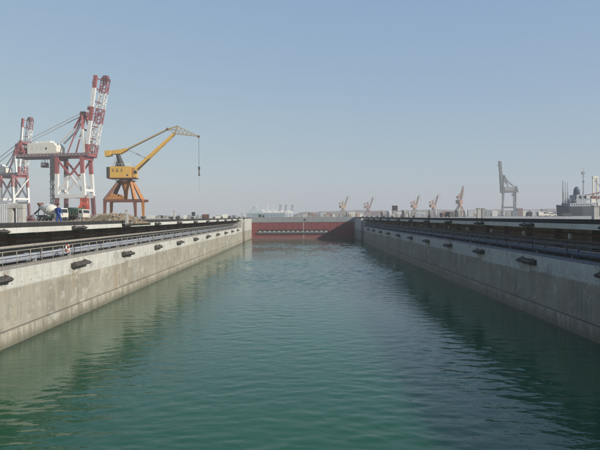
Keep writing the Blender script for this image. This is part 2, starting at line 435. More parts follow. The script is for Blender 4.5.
service_pipe(1, DARK, 'service_pipe', 1.0, 1.32, .10, 'thin dark pipe running above the dull blue pipe')

# fenders
def fender_proto(name, mat, L, hgt, dep):
    r = root(name, '', 'fender')
    prof = [(0,-hgt/2),(dep*.35,-hgt*.48),(dep*.8,-hgt*.3),(dep,-hgt*.08),(dep,hgt*.14),(dep*.75,hgt*.36),(dep*.3,hgt/2),(0,hgt/2)]
    b = MB(mat); bm = b.bm; rings = []
    for t, sc in ((-.5,.62),(-.47,.86),(-.40,1),(-.2,.93),(-.16,1.02),(.12,.9),(.2,1),(.40,.95),(.47,.8),(.5,.55)):
        rings.append([bm.verts.new((.06 + x*sc + rnd.uniform(-.03,.03), t*L, z*(.7+.3*sc) + rnd.uniform(-.02,.02))) for x, z in prof])
    for a, c in zip(rings, rings[1:]):
        for k in range(len(prof)): b.face([a[k], a[(k+1)%8], c[(k+1)%8], c[k]])
    b.face(rings[0]); b.face(rings[-1][::-1]); b.obj('rubber_body', r)
    b = MB(DARK); b.box(0.002,.055,-L*.53,L*.53,-hgt*.56,hgt*.56); b.obj('back_plate', r)
    for y in (-L*.36, L*.36):
        b = MB(BROWN); b.cyl((dep*.5,y,hgt*.4),(dep*.1,y,hgt*.75),.035,n=6); b.obj('chain', r)
    return r
PLACE = {-1: 'sunlit', 1: 'shaded'}
protos = {}
for kind, zc, args in (('ledge', 4.36, ('wall_fender', RUBBER, 2.9, .40, .55)), ('coping', 7.40, ('coping_fender', RUBBER, 2.5, .25, .40))):
    base = fender_proto(*args); used = False
    for s in (-1, 1):
        for k in range(11):
            lab = f"dark rubber fender on the {PLACE[s]} dock wall's {'pale ledge' if kind=='ledge' else 'white coping'}, {ORD[k]} from the camera"
            loc = (s*(W-.002), 35.9 + 13.3*k, zc); rz = 0 if s < 0 else math.pi
            if not used: o = base; o.location = loc; o.rotation_euler.z = rz; o['label'] = lab; used = True
            else: o = dup(base, loc, rz, lab)
            o.rotation_euler.x = rnd.uniform(-.03,.03); o.scale = (rnd.uniform(.85,1.15), rnd.uniform(.85,1.1), rnd.uniform(.9,1.15))
            o['group'] = f'rubber fenders on the {kind} of the {PLACE[s]} wall'

# small white lamps under the right coping and lifebuoys
proto = None
for k in range(9):
    y = 35.0 + 9.2*k
    lab = f'small white gallery lamp under the shaded coping, {ORD[k]} from the camera'
    if proto is None:
        proto = root('gallery_lamp', lab, 'lamp', (W+1.2, y, 6.62), 0, 'gallery lamps under the shaded coping')
        b = MB(WHITE); b.box(-.1,.1,-.1,.1,-.18,.2); b.obj('lamp_housing', proto)
        b = MB(DARK); b.box(-.03,.03,-.03,.03,.2,.6); b.obj('bracket', proto)
    else: dup(proto, (W+1.2, y, 6.62), 0, lab)
def lifebuoy(s, px, lab, mat, g=None):
    d = F*W/abs(px-CX); r = root('lifebuoy', lab, 'lifebuoy', (s*(W+.06), d, 5.75), 0, g)
    for mi, m in enumerate((mat, WHITE)):
        b = MB(m); n = 24
        for k in range(n):
            if (k//3) % 2 == mi:
                a0, a1 = 2*math.pi*k/n, 2*math.pi*(k+1)/n
                b.cyl((0, .3*math.cos(a0), .3*math.sin(a0)), (0, .3*math.cos(a1), .3*math.sin(a1)), .075, n=8)
        b.obj('ring_band', r)
lifebuoy(-1, 67.5, 'red and white lifebuoy hanging on the sunlit grey railing', ORED)

def bollards():
    first = None
    for s in (-1, 1):
        for k in range(9):
            lab = f"iron mooring bollard on the {PLACE[s]} quay edge, {ORD[k]} from the camera"; loc = (s*(W+1.7), 95.7+13.3*k, GZ+.003)
            if first is None:
                first = root('bollard', lab, 'bollard', loc); b = MB(DARK)
                b.lathe((0,0,.04),(0,0,.72),[(0,.24),(.1,.2),(.55,.17),(.72,.27),(.9,.29),(1,.12)],14); b.obj('post', first)
                b = MB(DARK); b.cyl((0,0,0),(0,0,.04),.36,n=14); b.obj('base_plate', first); o = first
            else: o = dup(first, loc, 0, lab)
            o['group'] = f'mooring bollards on the {PLACE[s]} quay'
bollards()

# ------------------------------------------------------------------ dock gate
def dock_gate():
    r = root('dock_gate', 'red and grey steel dock gate closing the far end of the dock', 'dock gate', (0, 215, 0))
    w = 19.02
    b = MB(GATER); b.box(-w, w, 0, 6.5, -6, 2.45); b.box(-w, w, .55, 6.5, 2.45, 3.35); b.box(-w, w, 0, 6.5, 3.35, 6.1)
    b.box(-w, -16.7, 0, .55, 2.45, 3.35); b.box(9.4, w, 0, .55, 2.45, 3.35)
    x = -18
    while x < 18.9:
        b.box(x-.05, x+.05, -.06, -.001, 3.5, 6.0); x += 2.35
    b.obj('red_hull', r, .02)
    b = MB(GATEG); b.box(-w, w, -.12, 6.6, 6.1, 8.05); b.obj('grey_top_band', r, .03)
    b = MB(DARK); b.box(-16.7, 9.4, .3, .545, 2.46, 3.34); b.obj('slot_recess', r)
    n = 15; st = (9.4+16.7)/n
    sh = None
    for i in range(n):
        if sh is None:
            b = MB(CONCG); b.box(-.5,.5,.2,.29,2.5,3.0); sh = b.obj('shutter', r); o = sh
        else: o = sh.copy(); COL.objects.link(o); o.parent = r
        o.location.x = -16.7 + st*(i+.5)
    b = MB(GREY); b.box(-17, 9.8, -.35, -.002, 2.28, 2.44); b.obj('ledge_beam', r)
    b = MB(DARK); b.box(-17.2, 12, -.3, -.002, 1.75, 2.1); b.obj('rubbing_strip', r)
    b = MB(LGREY)
    for k in range(34): b.box(.05,.32 if k % 5 else .5,-.03,-.001,.3+k*.17,.38+k*.17)
    b.obj('draught_marks', r)
    b = MB(DARK)
    for k in range(28):
        x = -w + .3 + k*1.39; b.cyl((x,.1,8.05),(x,.1,9.0),.03,n=6)
    for z in (8.55, 9.0): b.cyl((-w+.3,.1,z),(w-.5,.1,z),.028,n=6)
    b.obj('top_railing', r)
    b = MB(DARK); b.cyl((.8,-.3,7.0),(.8,-.12,7.0),.3,n=12); b.obj('valve_cover', r)
    b = MB(DARK); b.box(-16.6,-15.6,2.5,3.5,8.05,9.1); b.box(-15.2,-14.4,2.6,3.4,8.05,8.8); b.obj('winch', r)
dock_gate()

# ------------------------------------------------------------------ people
def person_mesh(cloth, head_mat, lean=0.0, arm=.18, stride=.14):
    me = bpy.data.meshes.new('p'); J = {}; V = []; E = []; Rr = []
    def v(n, co, r, par=None):
        J[n] = len(V); V.append(co); Rr.append(r)
        if par: E.append((J[par], J[n]))
    v('pelvis',(0,0,.95),.135); v('waist',(0,0,1.1),.125,'pelvis'); v('chest',(0,lean*.3,1.32),.15,'waist'); v('neck',(0,lean*.5,1.49),.06,'chest')
    v('headb',(0,lean*.5-.01,1.58),.075,'neck'); v('head',(0,lean*.5-.015,1.67),.092,'headb'); v('crown',(0,lean*.5,1.74),.06,'head')
    for s, n in ((-1,'l'),(1,'r')):
        v(n+'hip',(s*.1,0,.88),.1,'pelvis'); v(n+'knee',(s*.12,s*stride*.5-.03,.5),.068,n+'hip'); v(n+'ank',(s*.125,s*stride,.1),.048,n+'knee')
        v(n+'toe',(s*.14,s*stride-.15,.045),.04,n+'ank')
        v(n+'sho',(s*.2,lean*.3,1.41),.066,'chest'); v(n+'elb',(s*(.26+arm*.2),.03,1.14),.048,n+'sho'); v(n+'wri',(s*(.25+arm*.1),-arm*.7,.93),.034,n+'elb')
        v(n+'palm',(s*(.245+arm*.1),-arm*.9,.865),.034,n+'wri')
    me.from_pydata(V, E, []); o = bpy.data.objects.new('p', me); COL.objects.link(o)
    o.modifiers.new('s','SKIN'); d = o.modifiers.new('d','SUBSURF'); d.levels = 1; d.render_levels = 1
    for i, r in enumerate(Rr): me.skin_vertices[0].data[i].radius = (r, r); me.skin_vertices[0].data[i].use_root = (i == 0)
    dg = bpy.context.evaluated_depsgraph_get(); dg.update()
    m2 = bpy.data.meshes.new_from_object(o.evaluated_get(dg)); bpy.data.objects.remove(o)
    b = MB(cloth); b.bm.from_mesh(m2); b.m(head_mat)
    for f in b.bm.faces:
        c = f.calc_center_median(); f.smooth = True
        f.material_index = 1 if c.z > 1.5 or (abs(c.x) > .2 and c.z < .925) else 0
    for s in (-1, 1):                      # fingers and thumb, nose and ears
        px, py = s*(.245+arm*.1), -arm*.9
        for k, (dy, ln) in enumerate(((-.026,.07),(-.009,.082),(.009,.076),(.026,.058))):
            a = Vector((px, py+dy, .845)); c = a + Vector((-s*.006, -.006, -ln*.55)); e = c + Vector((-s*.02, -.008, -ln*.42))
            b.cyl(a, c, .0095, .009, 6); b.cyl(c, e, .009, .007, 6)
        b.cyl((px-s*.01,py-.03,.875),(px-s*.025,py-.062,.835),.011,.008,6)
        b.box(s*.078,s*.098,lean*.5-.01,lean*.5+.02,1.63,1.69)
    b.cyl((0,lean*.5-.1,1.665),(0,lean*.5-.125,1.635),.012,.016,6)
    return b
def person(name, label, loc, rz, cloth, lean=0.0, hat=None, arm=.18, stride=.14, group=None):
    r = root(name, label, 'person', loc, rz, group)
    person_mesh(cloth, SKIN, lean, arm, stride).obj('body', r)
    b = MB(hat or HAIR); yy = lean*.5
    b.lathe((0,yy+.008,1.665),(0,yy+.008,1.79),[(0,.108),(.35,.112),(.7,.088),(.93,.045),(1,.012)],14)
    if hat: b.box(-.09,.09,yy-.17,yy-.06,1.662,1.678)
    b.obj('helmet' if hat else 'hair', r)
    for s in (-1, 1):
        b = MB(DARK); y = s*stride; b.box(s*.135-.05, s*.135+.05, y-.2, y+.07, 0, .085); b.obj('shoe', r, .015)
    return r
d = 47
person('person', 'person in blue coveralls standing on the quay beside the mixer truck, back to the dock', (px_x(58.2,d), d, GZ), R(160), NAVY, .06)
for i, (px, lab) in enumerate(((309.3,'dark clothed person standing alone near the middle of the gate top'),
                               (346.5,'dark clothed person on the gate top where the wall shadow begins'))):
    person('person', lab, (px_x(px,217), 217, 8.055), R(20+90*i), CLOTHD, 0)

# ------------------------------------------------------------------ container cranes
def sts_crane(label, loc, rz, sep, full, shade=False, bs=4.0, back=-36, hx=-29):
    r = root('container_crane', label, 'crane', loc, rz)
    hs = sep/2; A, B, Wt = (FARG, FARG, FARG) if shade else (RED, DRED, WHITE)  # the grey variant has one dull paint on its whole frame
    XL, XW = -10.7, 6.4; lw = .55 if shade else 1.0
    def leg(x, y, xt):
        b = MB(A); bands = [(0,2.2,B),(2.2,13,B),(13,25.4,Wt),(25.4,35,A)]
        for z0, z1, m in bands:
            b.m(m); t0, t1 = z0/35, z1/35
            b.beam((x+(xt-x)*t0,y,z0+1.6*(z0==0)), (x+(xt-x)*t1,y,z1), 1.5*lw, 2.0*lw)
        return b.obj('leg', r)
    for y in (-hs, hs):
        leg(XL, y, XL+.4); leg(XW+.5, y, XW-1.6)
        b = MB(Wt); b.box(XL-.6, XW+.6, y-.9, y+.9, 11.8, 14.0); b.obj('portal_beam', r)
        b = MB(A); b.beam((XL+.6,y,33.5),(XW-1,y,15.2),.9); b.beam((XL+.6,y,15.2),(XW-1,y,33.5),.9)
        b.m(Wt); b.beam((XL+.6,y+.02,15.2),(-2.3,y+.02,24.2),.95); b.beam((XW-.8,y+.02,15.2),(-2.0,y+.02,24.2),.95)
        if shade: b.bm.free()
        else: b.obj('cross_brace', r)
        for x in (XL, XW):
            b = MB(B); b.box(x-1.0, x+1.0, y-4.2, y+4.2, .9, 2.1)
            for q in (-3, -1, 1, 3): b.cyl((x-.35,y+q,.45),(x+.35,y+q,.45),.45,n=10)
            b.obj('bogie', r)
    for x in (XL, XW):
        b = MB(Wt); b.box(x-.5, x+.5, -hs, hs, 15.3, 16.8); b.beam((x,-hs+.4,16.8),(x,-hs+.4,33),.3); b.m(A); b.box(x-.5, x+.5, -hs, hs, 33, 34.6)
        if not full: b.m(Wt); b.beam((x,-hs,17),(x,hs,32.5),.8)
        b.obj('sill_beam', r)
    for y in (-4, 4):
        b = MB(B); b.box(back, 9, y-.7, y+.7, 34.6, 36.9); b.obj('main_girder', r)
    if not shade:
        for y in (-5.1, 5.1):
            b = MB(LGREY); b.box(back, 9, y-.35, y+.35, 35.4, 35.5)
            for z in (36.0, 36.6): b.box(back, 9, y-.05, y+.05, z, z+.09)
            for k in range(20): x = back + .5 + k*2.2; b.box(x-.05, x+.05, y-.05, y+.05, 35.5, 36.65)
            b.obj('walkway', r)
    b = MB(DARK); b.box(back+2, -6, -3.2, 3.2, 34.9, 35.5); b.obj('trolley_deck', r)
    b = MB(A)
    b.bm.free()
    for x in (back, 3, 8.4): b = MB(A); b.box(x-.6, x+.6, -3.3, 3.3, 35, 36.4); b.obj('girder_tie', r)
    b = MB(CREAM if not shade else GREY); b.prism([(hx,37),(hx+17.3,37),(hx+18.2,38),(hx+18.2,41),(hx+16.2,43.1),(hx,43.1)], -4.2, 4.2)
    mh = b.obj('machinery_house', r, .1)
    b = MB(WHITE); b.box(hx+6.5,hx+13,-2,2,43.1,44.5); b.box(hx+3.5,hx+5,-3,3,43.1,43.9); b.obj('roof_unit', mh)
    b = MB(DARK); b.box(hx+11.3,hx+12.3,-4.25,-4.205,39.2,40.5); b.obj('vent', mh)
    if not shade:
        b = MB(LGREY)
        for x in (hx+2.5, hx+5.3, hx+8.1):
            b.box(x,x+1.5,-4.23,-4.205,41,41.2); b.box(x,x+1.5,-4.23,-4.205,39.6,39.8); b.box(x+.65,x+.85,-4.235,-4.206,38.8,41.6)
        b.obj('painted_sign', mh)
    # rear frame
    b = MB(A)
    for y in (-4, 4): b.beam((back+.5,y,36.9),(back+2.5,y,43.5),1.2); b.beam((back+5,y,36.9),(back+2.5,y,43.5),1.0); b.box(back-.5,back+5.5,y-.6,y+.6,38,38.8)
    b.box(back+.2,back+4.8,-3.6,3.6,43,43.8); b.m(B); b.box(back+.5,back+5.5,-3.3,3.3,37,40.6); b.obj('counterweight_frame', r)
    # A-frame mast
    b = MB(A)
    for y in (-4, 4):
        b.m(Wt); b.beam((6.4,y,37),(5.2,y,50),1.3); b.m(A); b.beam((5.2,y,50),(4.2,y*.45,59),1.2)
        b.m(A); b.beam((-4,y,37),(4,y*.45,58.5),.6)
    b.m(B); b.box(2.8,5.6,-2.4,2.4,58,60.2); b.beam((5.2,-4,50),(5.2,4,50),.8); b.obj('mast', r)
    b = MB(Wt)
    for y in (-2, 2):
        b.m(Wt); b.beam((-10,y,43.1),(-1,y,51),.75); b.m(A); b.beam((-1,y,51),(3.6,y,58.6),.75)
        b.m(Wt); b.beam((-1,y*1.3,45.5),(3,y*1.3,52.5),.7)
        b.m(LGREY); b.beam((back+2,y,43.6),(3.2,y,59.4),.38)
    b.obj('back_stay', r)
    # raised boom
    base = Vector((7.4, 0, 36.5)); tip = Vector((13.6 if not shade else 9.8, 0, 79.5))
    seq = [(0,.12,A),(.12,.42,Wt),(.42,.60,A),(.60,.84,Wt),(.84,1,A)]
    b = MB(A)
    for t0, t1, m in seq:
        b.m(m); b.beam(base.lerp(tip,t0)+Vector((0,-bs,0)), base.lerp(tip,t1)+Vector((0,-bs,0)), 1.1, 2.1 if not shade else 1.6)
    b.m(B); b.box(11.8,12.6,-bs-.6,-bs+.6,74,76.2); b.beam(base.lerp(tip,.56)+Vector((-2.0,-bs,0)),base.lerp(tip,.60)+Vector((-2.0,-bs,0)),.9); b.obj('boom_girder', r)
    b = MB(A); b.lattice(base+Vector((-1.0 if not shade else .6,bs+.3,0)), tip+Vector((1.6 if not shade else .6,bs+.3,0)), 3.0, 3.6, 15, .30, True, bands=[A,Wt,Wt,Wt,A,A,Wt,Wt,A,B] if not shade else [A])
    b.m(B); b.box(tip.x+.3,tip.x+2.9,bs-1.1,bs+1.7,78,81); b.obj('boom_truss', r)
    for t in (.04,.2,.36,.52,.68,.84,.97): b = MB(B); p = base.lerp(tip,t); b.beam(p+Vector((0,-bs,0)),p+Vector((.3,bs,0)),.5); b.obj('boom_tie', r)
    b = MB(Wt); b.beam((4.6,0,59.5),(base.lerp(tip,.62)),.3); b.beam((4.8,0,59.5),base.lerp(tip,.85),.3); b.obj('fore_stay', r)
    # lift tower and hanging cabin
    b = MB(DARK); b.lattice((XL-2.2,-hs,2),(XL-2.2,-hs,34),1.9,1.9,12,.2); b.box(XL-3.2,XL-1.2,-hs-1,-hs+1,22,36)
    for z in range(5, 32, 4): b.box(XL-4.2,XL-3.2,-hs-.8,-hs+.8,z,z+.25)
    b.obj('stair_tower', r)
    c_ = back*.58; b = MB(B); b.box(c_-1.5,c_+1.5,-1.6,1.6,29.5,32.2); b.m(WHITE if not shade else GREY); b.box(c_-1.3,c_+1.3,-1.7,1.7,30.6,31.8); b.m(DARK)
    for x in (c_-1,c_+1):
        for y in (-1,1): b.beam((x,y,32.2),(x,y,34.9),.18)
    b.obj('driver_cabin', r)
    return r
sts_crane('large red and white container crane with cream machinery house and boom raised', (px_x(78.5,330), 330, GZ), R(-10), 9.0, True)
sts_crane('red and white container crane cut by the left edge, behind the larger one', (px_x(16,470), 470, GZ), R(-30), 13.0, False, bs=2.6)
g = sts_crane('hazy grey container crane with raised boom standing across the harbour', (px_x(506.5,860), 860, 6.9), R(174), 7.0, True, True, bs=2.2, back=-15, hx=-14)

# ------------------------------------------------------------------ yellow portal slewing crane
def portal_crane():
    d = 200.0; cx = 126.0; L = lambda px, py: (px_x(px,d)-px_x(cx,d), px_z(px,py,d)-GZ)
    r = root('portal_crane', 'yellow level luffing crane on rusty orange portal legs with its hook hanging', 'crane', (px_x(cx,d), d, GZ))
    P = lambda px, py, y=0.0: Vector((L(px,py)[0], y, L(px,py)[1]))
    zt = L(126,181)[1]; zk = L(126,200.5)[1]
    kn = {(-1,-1):(108.5,-3.6), (-1,1):(108.0,3.6), (1,-1):(138,-3.6), (1,1):(140.0,3.6)}
    for (a, c), (px, y) in kn.items():
        xk = L(px,200)[0]; xt = (2.0 if a > 0 else -2.0)
        b = MB(ORANGE if a > 0 else BROWN); b.beam((xt, y*.35, zt), (xk, y, zk), .75, .75, 1.15, 1.3); b.obj('upper_leg', r)
        b = MB(BROWN if c < 0 else ORANGE); b.beam((xk, y, zk+.3), (xk+a*.15, y, .9), .95, .95, .7, .7)
        b.beam((xk, y, zk-.6), (xk-a*1.3, y, zk+.15), .4); lo = b.obj('lower_leg', r)
        b = MB(DARK); b.box(xk-.5, xk+.5, y-1.5, y+1.5, .45, 1.0)
        for q in (-1, 1): b.cyl((xk-.2,y+q,.36),(xk+.2,y+q,.36),.36,n=10)
        b.obj('wheel_bogie', lo)
    xa, xb = L(108.2,200)[0], L(139,200)[0]
    for y in (-3.6, 3.6):
        b = MB(BROWN); b.box(xa+.4, xb+2.2, y-.45, y+.45, zk-.55, zk+.35)
        b.m(ORANGE); b.prism([(xa+.6,zk+.36),(xa+5.6,zk+.36),(xa+3.6,zk+2.0),(xa+2.4,zk+2.4)], y-.3, y+.3); b.obj('tie_beam', r)
    for x in (xa, xb):
        b = MB(BROWN); b.box(x-.4, x+.4, -3.1, 3.1, zk-.5, zk+.3); b.obj('tie_beam', r)
    b = MB(ORANGE); b.lathe((0,0,zk-.2),(0,0,zt),[(0,.5),(.5,.8),(.85,1.5),(1,2.3)],16); b.obj('king_post', r)
    b = MB(BROWN); b.cyl((0,0,zt-.5),(0,0,zt+.25),2.6,n=24); b.m(DARK); b.cyl((0,0,zt+.25),(0,0,L(126,178.4)[1]),2.1,n=24)
    b.box(-3.0,3.0,-2.6,2.6,zt-.05,zt+.1); b.obj('slew_ring', r)
    z0, z1 = L(126,178.2)[1], L(126,167)[1]
    x0, x1 = L(112.4,170)[0], L(133.6,170)[0]
    b = MB(YELLOW); b.box(x0, x1, -2.6, 2.6, z0, z1); h = b.obj('machinery_house', r, .06)
    b = MB(DARK); b.box(x0-1.15, x0-.01, -2.5, 2.5, z0-.1, z1-.15); b.obj('counterweight', r)
    b = MB(BROWN); b.box(x0-.8, x1+1.2, -2.75, 2.75, z0-.28, z0-.01); b.obj('deck', r)
    b = MB(ORANGE); b.box(x1+.01, x1+.55, -2.3, 2.3, z0, z1-.3); b.m(YELLOW); b.box(x1+.56, x1+1.7, -2.4,-.4, z0+.1, z0+2.7); c = b.obj('operator_cabin', r, .04)
    b = MB(GLASS); b.box(x1+.8, x1+1.71, -2.43,-1.4, z0+1.3, z0+2.4); b.obj('window', c)
    b = MB(DARK)
    for k, q in enumerate((1.1, 2.55, 4.0)):          # three painted characters, too blurred to read
        zc = (z0+z1)/2 + .5; a = x0+q
        for dz in (.55, .12, -.35): b.box(a-.38,a+.38,-2.635,-2.605,zc+dz-.05,zc+dz+.05)
        b.box(a-.06,a+.06,-2.64,-2.606,zc-.4,zc+.62)
        if k == 1: b.beam((a-.05,-2.62,zc),(a-.4,-2.62,zc-.55),.07); b.beam((a+.05,-2.62,zc),(a+.4,-2.62,zc-.55),.07)
    b.obj('painted_characters', h)
    for i in range(4):
        b = MB(GLASS); xx = x0+.9+i*1.6; b.box(xx,xx+.55,-2.62,-2.603,z0+.55,z0+1.15); b.obj('window', h) if i == 3 else b.bm.free()
    b = MB(CREAM)
    for y in (-2.55, 2.55):
        for k in range(8): xx = x0+.2+k*(x1-x0-.4)/7; b.cyl((xx,y,z1),(xx,y,z1+.95),.035,n=5)
        b.cyl((x0+.2,y,z1+.95),(x1-.2,y,z1+.95),.035,n=5)
    b.obj('roof_railing', h)
    b = MB(LGREY)
    for k in range(22):
        t = k/21; p0 = Vector((xb, -3.95, .6)).lerp(Vector((2.2,-1.6,zt)), t); b.beam(p0+Vector((-.25,0,0)), p0+Vector((.25,0,0)), .06)
    for dx in (-.25,.25): b.beam((xb+dx,-3.95,.6),(2.2+dx,-1.6,zt),.07)
    b.obj('ladder', r)
    # A-frame and rocker pivot
    ap = P(118.7, 155.2)
    b = MB(GREY)
    for y in (-1.4, 1.4):
        b.beam(P(114.2,167,y), ap+Vector((0,y*.5,0)), .35); b.m(DARK); b.beam(P(123.2,167,y), ap+Vector((0,y*.5,0)), .85); b.m(GREY)
    b.m(DARK); b.cyl(ap+Vector((0,-1.2,0)), ap+Vector((0,1.2,0)), .45, n=12); b.box(P(117,0)[0],P(123.5,0)[0],-1.1,1.1,z1,z1+1.6); b.obj('a_frame', r)
    # rocking counterweight beam
    b = MB(YELLOW)
    def plate(pts, y0, y1): b.prism([L(*p) for p in pts], y0, y1)
    plate([(106.2,151.2),(111.5,150.7),(112.2,155.8),(106.4,156.8)], -1.3, 1.3)
    for y in (-1.0, .6): plate([(111,151),(120,149.8),(128.6,148.4),(128.8,149.9),(122,153.9),(111,154.6)], y, y+.4)
    b.obj('balance_beam', r)
    b = MB(JIB); b.beam(P(128,149.3,.5), P(168.6,129.3,.35), .34, .38); b.beam(P(128,149.3,-.5), P(168.6,129.3,-.35), .34, .38); b.obj('tie_rod', r)
    b = MB(GREY); b.beam(P(128.5,149.8), P(146.8,159.0), .22); b.beam(P(137,153.6), P(141,155.8), .42); b.obj('luffing_rod', r)
    # main boom
    foot, head = P(136.3,169.5), P(175.3,133.6)
    b = MB(YELLOW); n = 4
    for y in (-.85, .85): b.beam(foot+Vector((0,y*1.6,0)), head+Vector((0,y*.5,0)), .45, .98, .36, .75)
    b.m(ORANGE); mid = foot.lerp(head,.28)
    for t in (.1,.22,.34,.46,.58,.7,.82,.94): q = foot.lerp(head,t); b.beam(q+Vector((0,-1.2+.7*t,0)), q+Vector((0,1.2-.7*t,0)), .22)
    b.m(DARK); dn = Vector((.32,0,-.36))
    b.beam(foot+dn, foot.lerp(head,.32)+dn, .5,.3); b.box(mid.x-.5,mid.x+.7,-.6,.6,mid.z-.1,mid.z+.75); b.obj('main_boom', r)
    # fly jib
    a, t, e = P(168.6,129.3), P(178.3,126.3), P(199.2,136.4)
    b = MB(JIB)
    for y in (-.6, .6):
        v = Vector((0,y,0)); w = Vector((0,y*.3,0))
        b.beam(a+v, t+v, .2); b.beam(t+v, e+w, .17); b.beam(head+v, e+w, .24); b.beam(a+v, head+v, .26); b.beam(head+v, t+v, .2)
        for i in range(1, 6):
            q0, q1 = head.lerp(e, i/6), t.lerp(e, i/6); b.beam(q0+v*(1-i/8), q1+v*(1-i/8), .1); b.beam(q0+v*(1-i/8), t.lerp(e,(i-1)/6)+v*(1-i/8), .1)
        b.beam(a+v, P(178.3,130,y), .12)
    for i in range(7): q = head.lerp(e, i/6); b.beam(q+Vector((0,-.6+.06*i,0)), q+Vector((0,.6-.06*i,0)), .12)
    b.m(BROWN); b.cyl(e+Vector((0,-.35,-.1)), e+Vector((0,.35,-.1)), .42, n=12); b.cyl(a+Vector((0,-.7,0)), a+Vector((0,.7,0)), .4, n=12); b.obj('fly_jib', r)
    b = MB(DARK); hx = e.x+.1
    for y in (-.09, .09): b.cyl((hx,y,e.z-.2),(hx,y,L(199,167)[1]),.042,n=5)
    b.cyl((hx,0,L(199,174)[1]),(hx,0,L(199,190.5)[1]),.028,n=5); b.obj('hoist_cable', r)
    b = MB(DARK); b.box(hx-.32,hx+.32,-.22,.22,L(199,169.5)[1],L(199,166.8)[1]); b.cyl((hx,0,L(199,174.8)[1]),(hx,0,L(199,169.5)[1]),.16,.22,8)
    b.box(hx-.25,hx+.25,-.18,.18,L(199,176)[1],L(199,174)[1]); b.obj('hook_block', r)
portal_crane()

# ------------------------------------------------------------------ far small portal cranes
def far_crane(lab, px, d, htop, rz, colmat):
    s = htop/35.0; r = root('harbour_crane', lab, 'crane', (px_x(px,d), d, 6.9), rz, 'small luffing cranes across the harbour'); r.scale = (s,s,s)
    b = MB(colmat[0])
    for x in (-4.5,4.5):
        for y in (-4.5,4.5): b.beam((x,y,0),(x*.45,y*.45,11),1.1)
    b.box(-4.5,4.5,-4.7,-3.9,4.2,5.2); b.box(-4.5,4.5,3.9,4.7,4.2,5.2); b.cyl((0,0,10.5),(0,0,14),2.4,1.9,n=12); b.obj('portal', r)
    b = MB(colmat[1]); b.box(-6,3,-2.4,2.4,14,18.4); b.box(2.2,4.2,-2.3,-.5,14.3,16.8); b.obj('machinery_house', r)
    b = MB(colmat[1]); b.beam((-2,-1,18.4),(-.5,-.6,24),.6); b.beam((-2,1,18.4),(-.5,.6,24),.6); b.beam((1.5,0,18.4),(-.4,0,24),.8); b.beam((-6.5,0,21.5),(1,0,24.6),1.2,1.5); b.box(-7.6,-5,-1.2,1.2,20,22.4); b.obj('balance_frame', r)
    b = MB(colmat[0]); b.lattice((3,0,16),(9.5,0,31.5),1.8,1.5,9,.26,h1=.9); b.beam((.8,0,24.4),(9,0,32.6),.3); b.obj('boom', r)
    b = MB(colmat[2]); b.beam((8.2,0,33.2),(13.5,0,35),.7,1.0,.35,.4); b.beam((9.5,0,31.5),(13.5,0,35),.35); b.beam((8.2,0,33.2),(9.5,0,31.5),.4); b.cyl((13.5,0,35),(13.5,0,22),.12,n=5); b.obj('fly_jib', r)
PINK = paint('faded_pink_red_paint', (.25,.125,.075), .7, .4)
OCH = paint('faded_ochre_paint', (.24,.16,.08), .7, .4)
for a in (('small ochre harbour crane above the dock gate shadow, leftmost of the row', 343.2, 1000, 38, R(35), (OCH,OCH,GREY)),
          ('small brown harbour crane, second of the row from the dock gate', 368.0, 1000, 36, R(20), (TARP,TARP,GREY)),
          ('small faded orange harbour crane, middle of the row of five', 414.5, 900, 35, R(35), (OCH,PINK,GREY)),
          ('small red harbour crane beside a red brown container', 433.2, 880, 35, R(30), (TARP,PINK,GREY)),
          ('tallest small red and pale harbour crane, right end of the row', 459.5, 800, 43, R(55), (PINK,PINK,TARP))):
    far_crane(*a)

# ------------------------------------------------------------------ near left quay things
def frame(name, lab, loc, w, h, leg, dep):
    r = root(name, lab, 'concrete frame', loc)
    b = MB(CONC); b.box(-w/2,w/2,-dep/2,dep/2,h*.78,h); b.obj('cap_beam', r, .02)
    for x in (-w/2+leg/2+.04, w/2-leg/2-.04):
        b = MB(CONC); b.box(x-leg/2,x+leg/2,-dep/2+.06,dep/2-.06,0,h*.78); b.obj('pier', r, .02)
d = 62; frame('concrete_portal', 'pale concrete frame of two thick piers under a cap beam, beside the sunlit quay edge', (px_x(16.3,d), d, GZ), 1.75, px_z(16,204,d)-GZ, .55, .9)
def hut(lab, loc, w, dp, h, mat, name='site_hut'):
    r = root(name, lab, 'hut', loc)
    b = MB(mat); b.box(-w/2,w/2,-dp/2,dp/2,0,h)
    k = 0
    while -w/2+.15+k*.28 < w/2-.1:
        b.box(-w/2+.12+k*.28,-w/2+.24+k*.28,-dp/2-.03,-dp/2-.001,.15,h-.15); k += 1
    b.obj('wall', r); b = MB(LGREY); b.box(-w/2-.08,w/2+.08,-dp/2-.08,dp/2+.08,h,h+.1); b.obj('roof', r)
    b = MB(GREY); b.box(w/2+.001,w/2+.04,-.45,.45,.05,min(2.0,h-.3)); b.obj('door', r)
d = 76; hut('light grey ribbed site hut at the left edge beside the concrete frame', (px_x(-1,d), d+1, GZ), 2.35, 2.4, px_z(4,203,d)-GZ, LGREY)

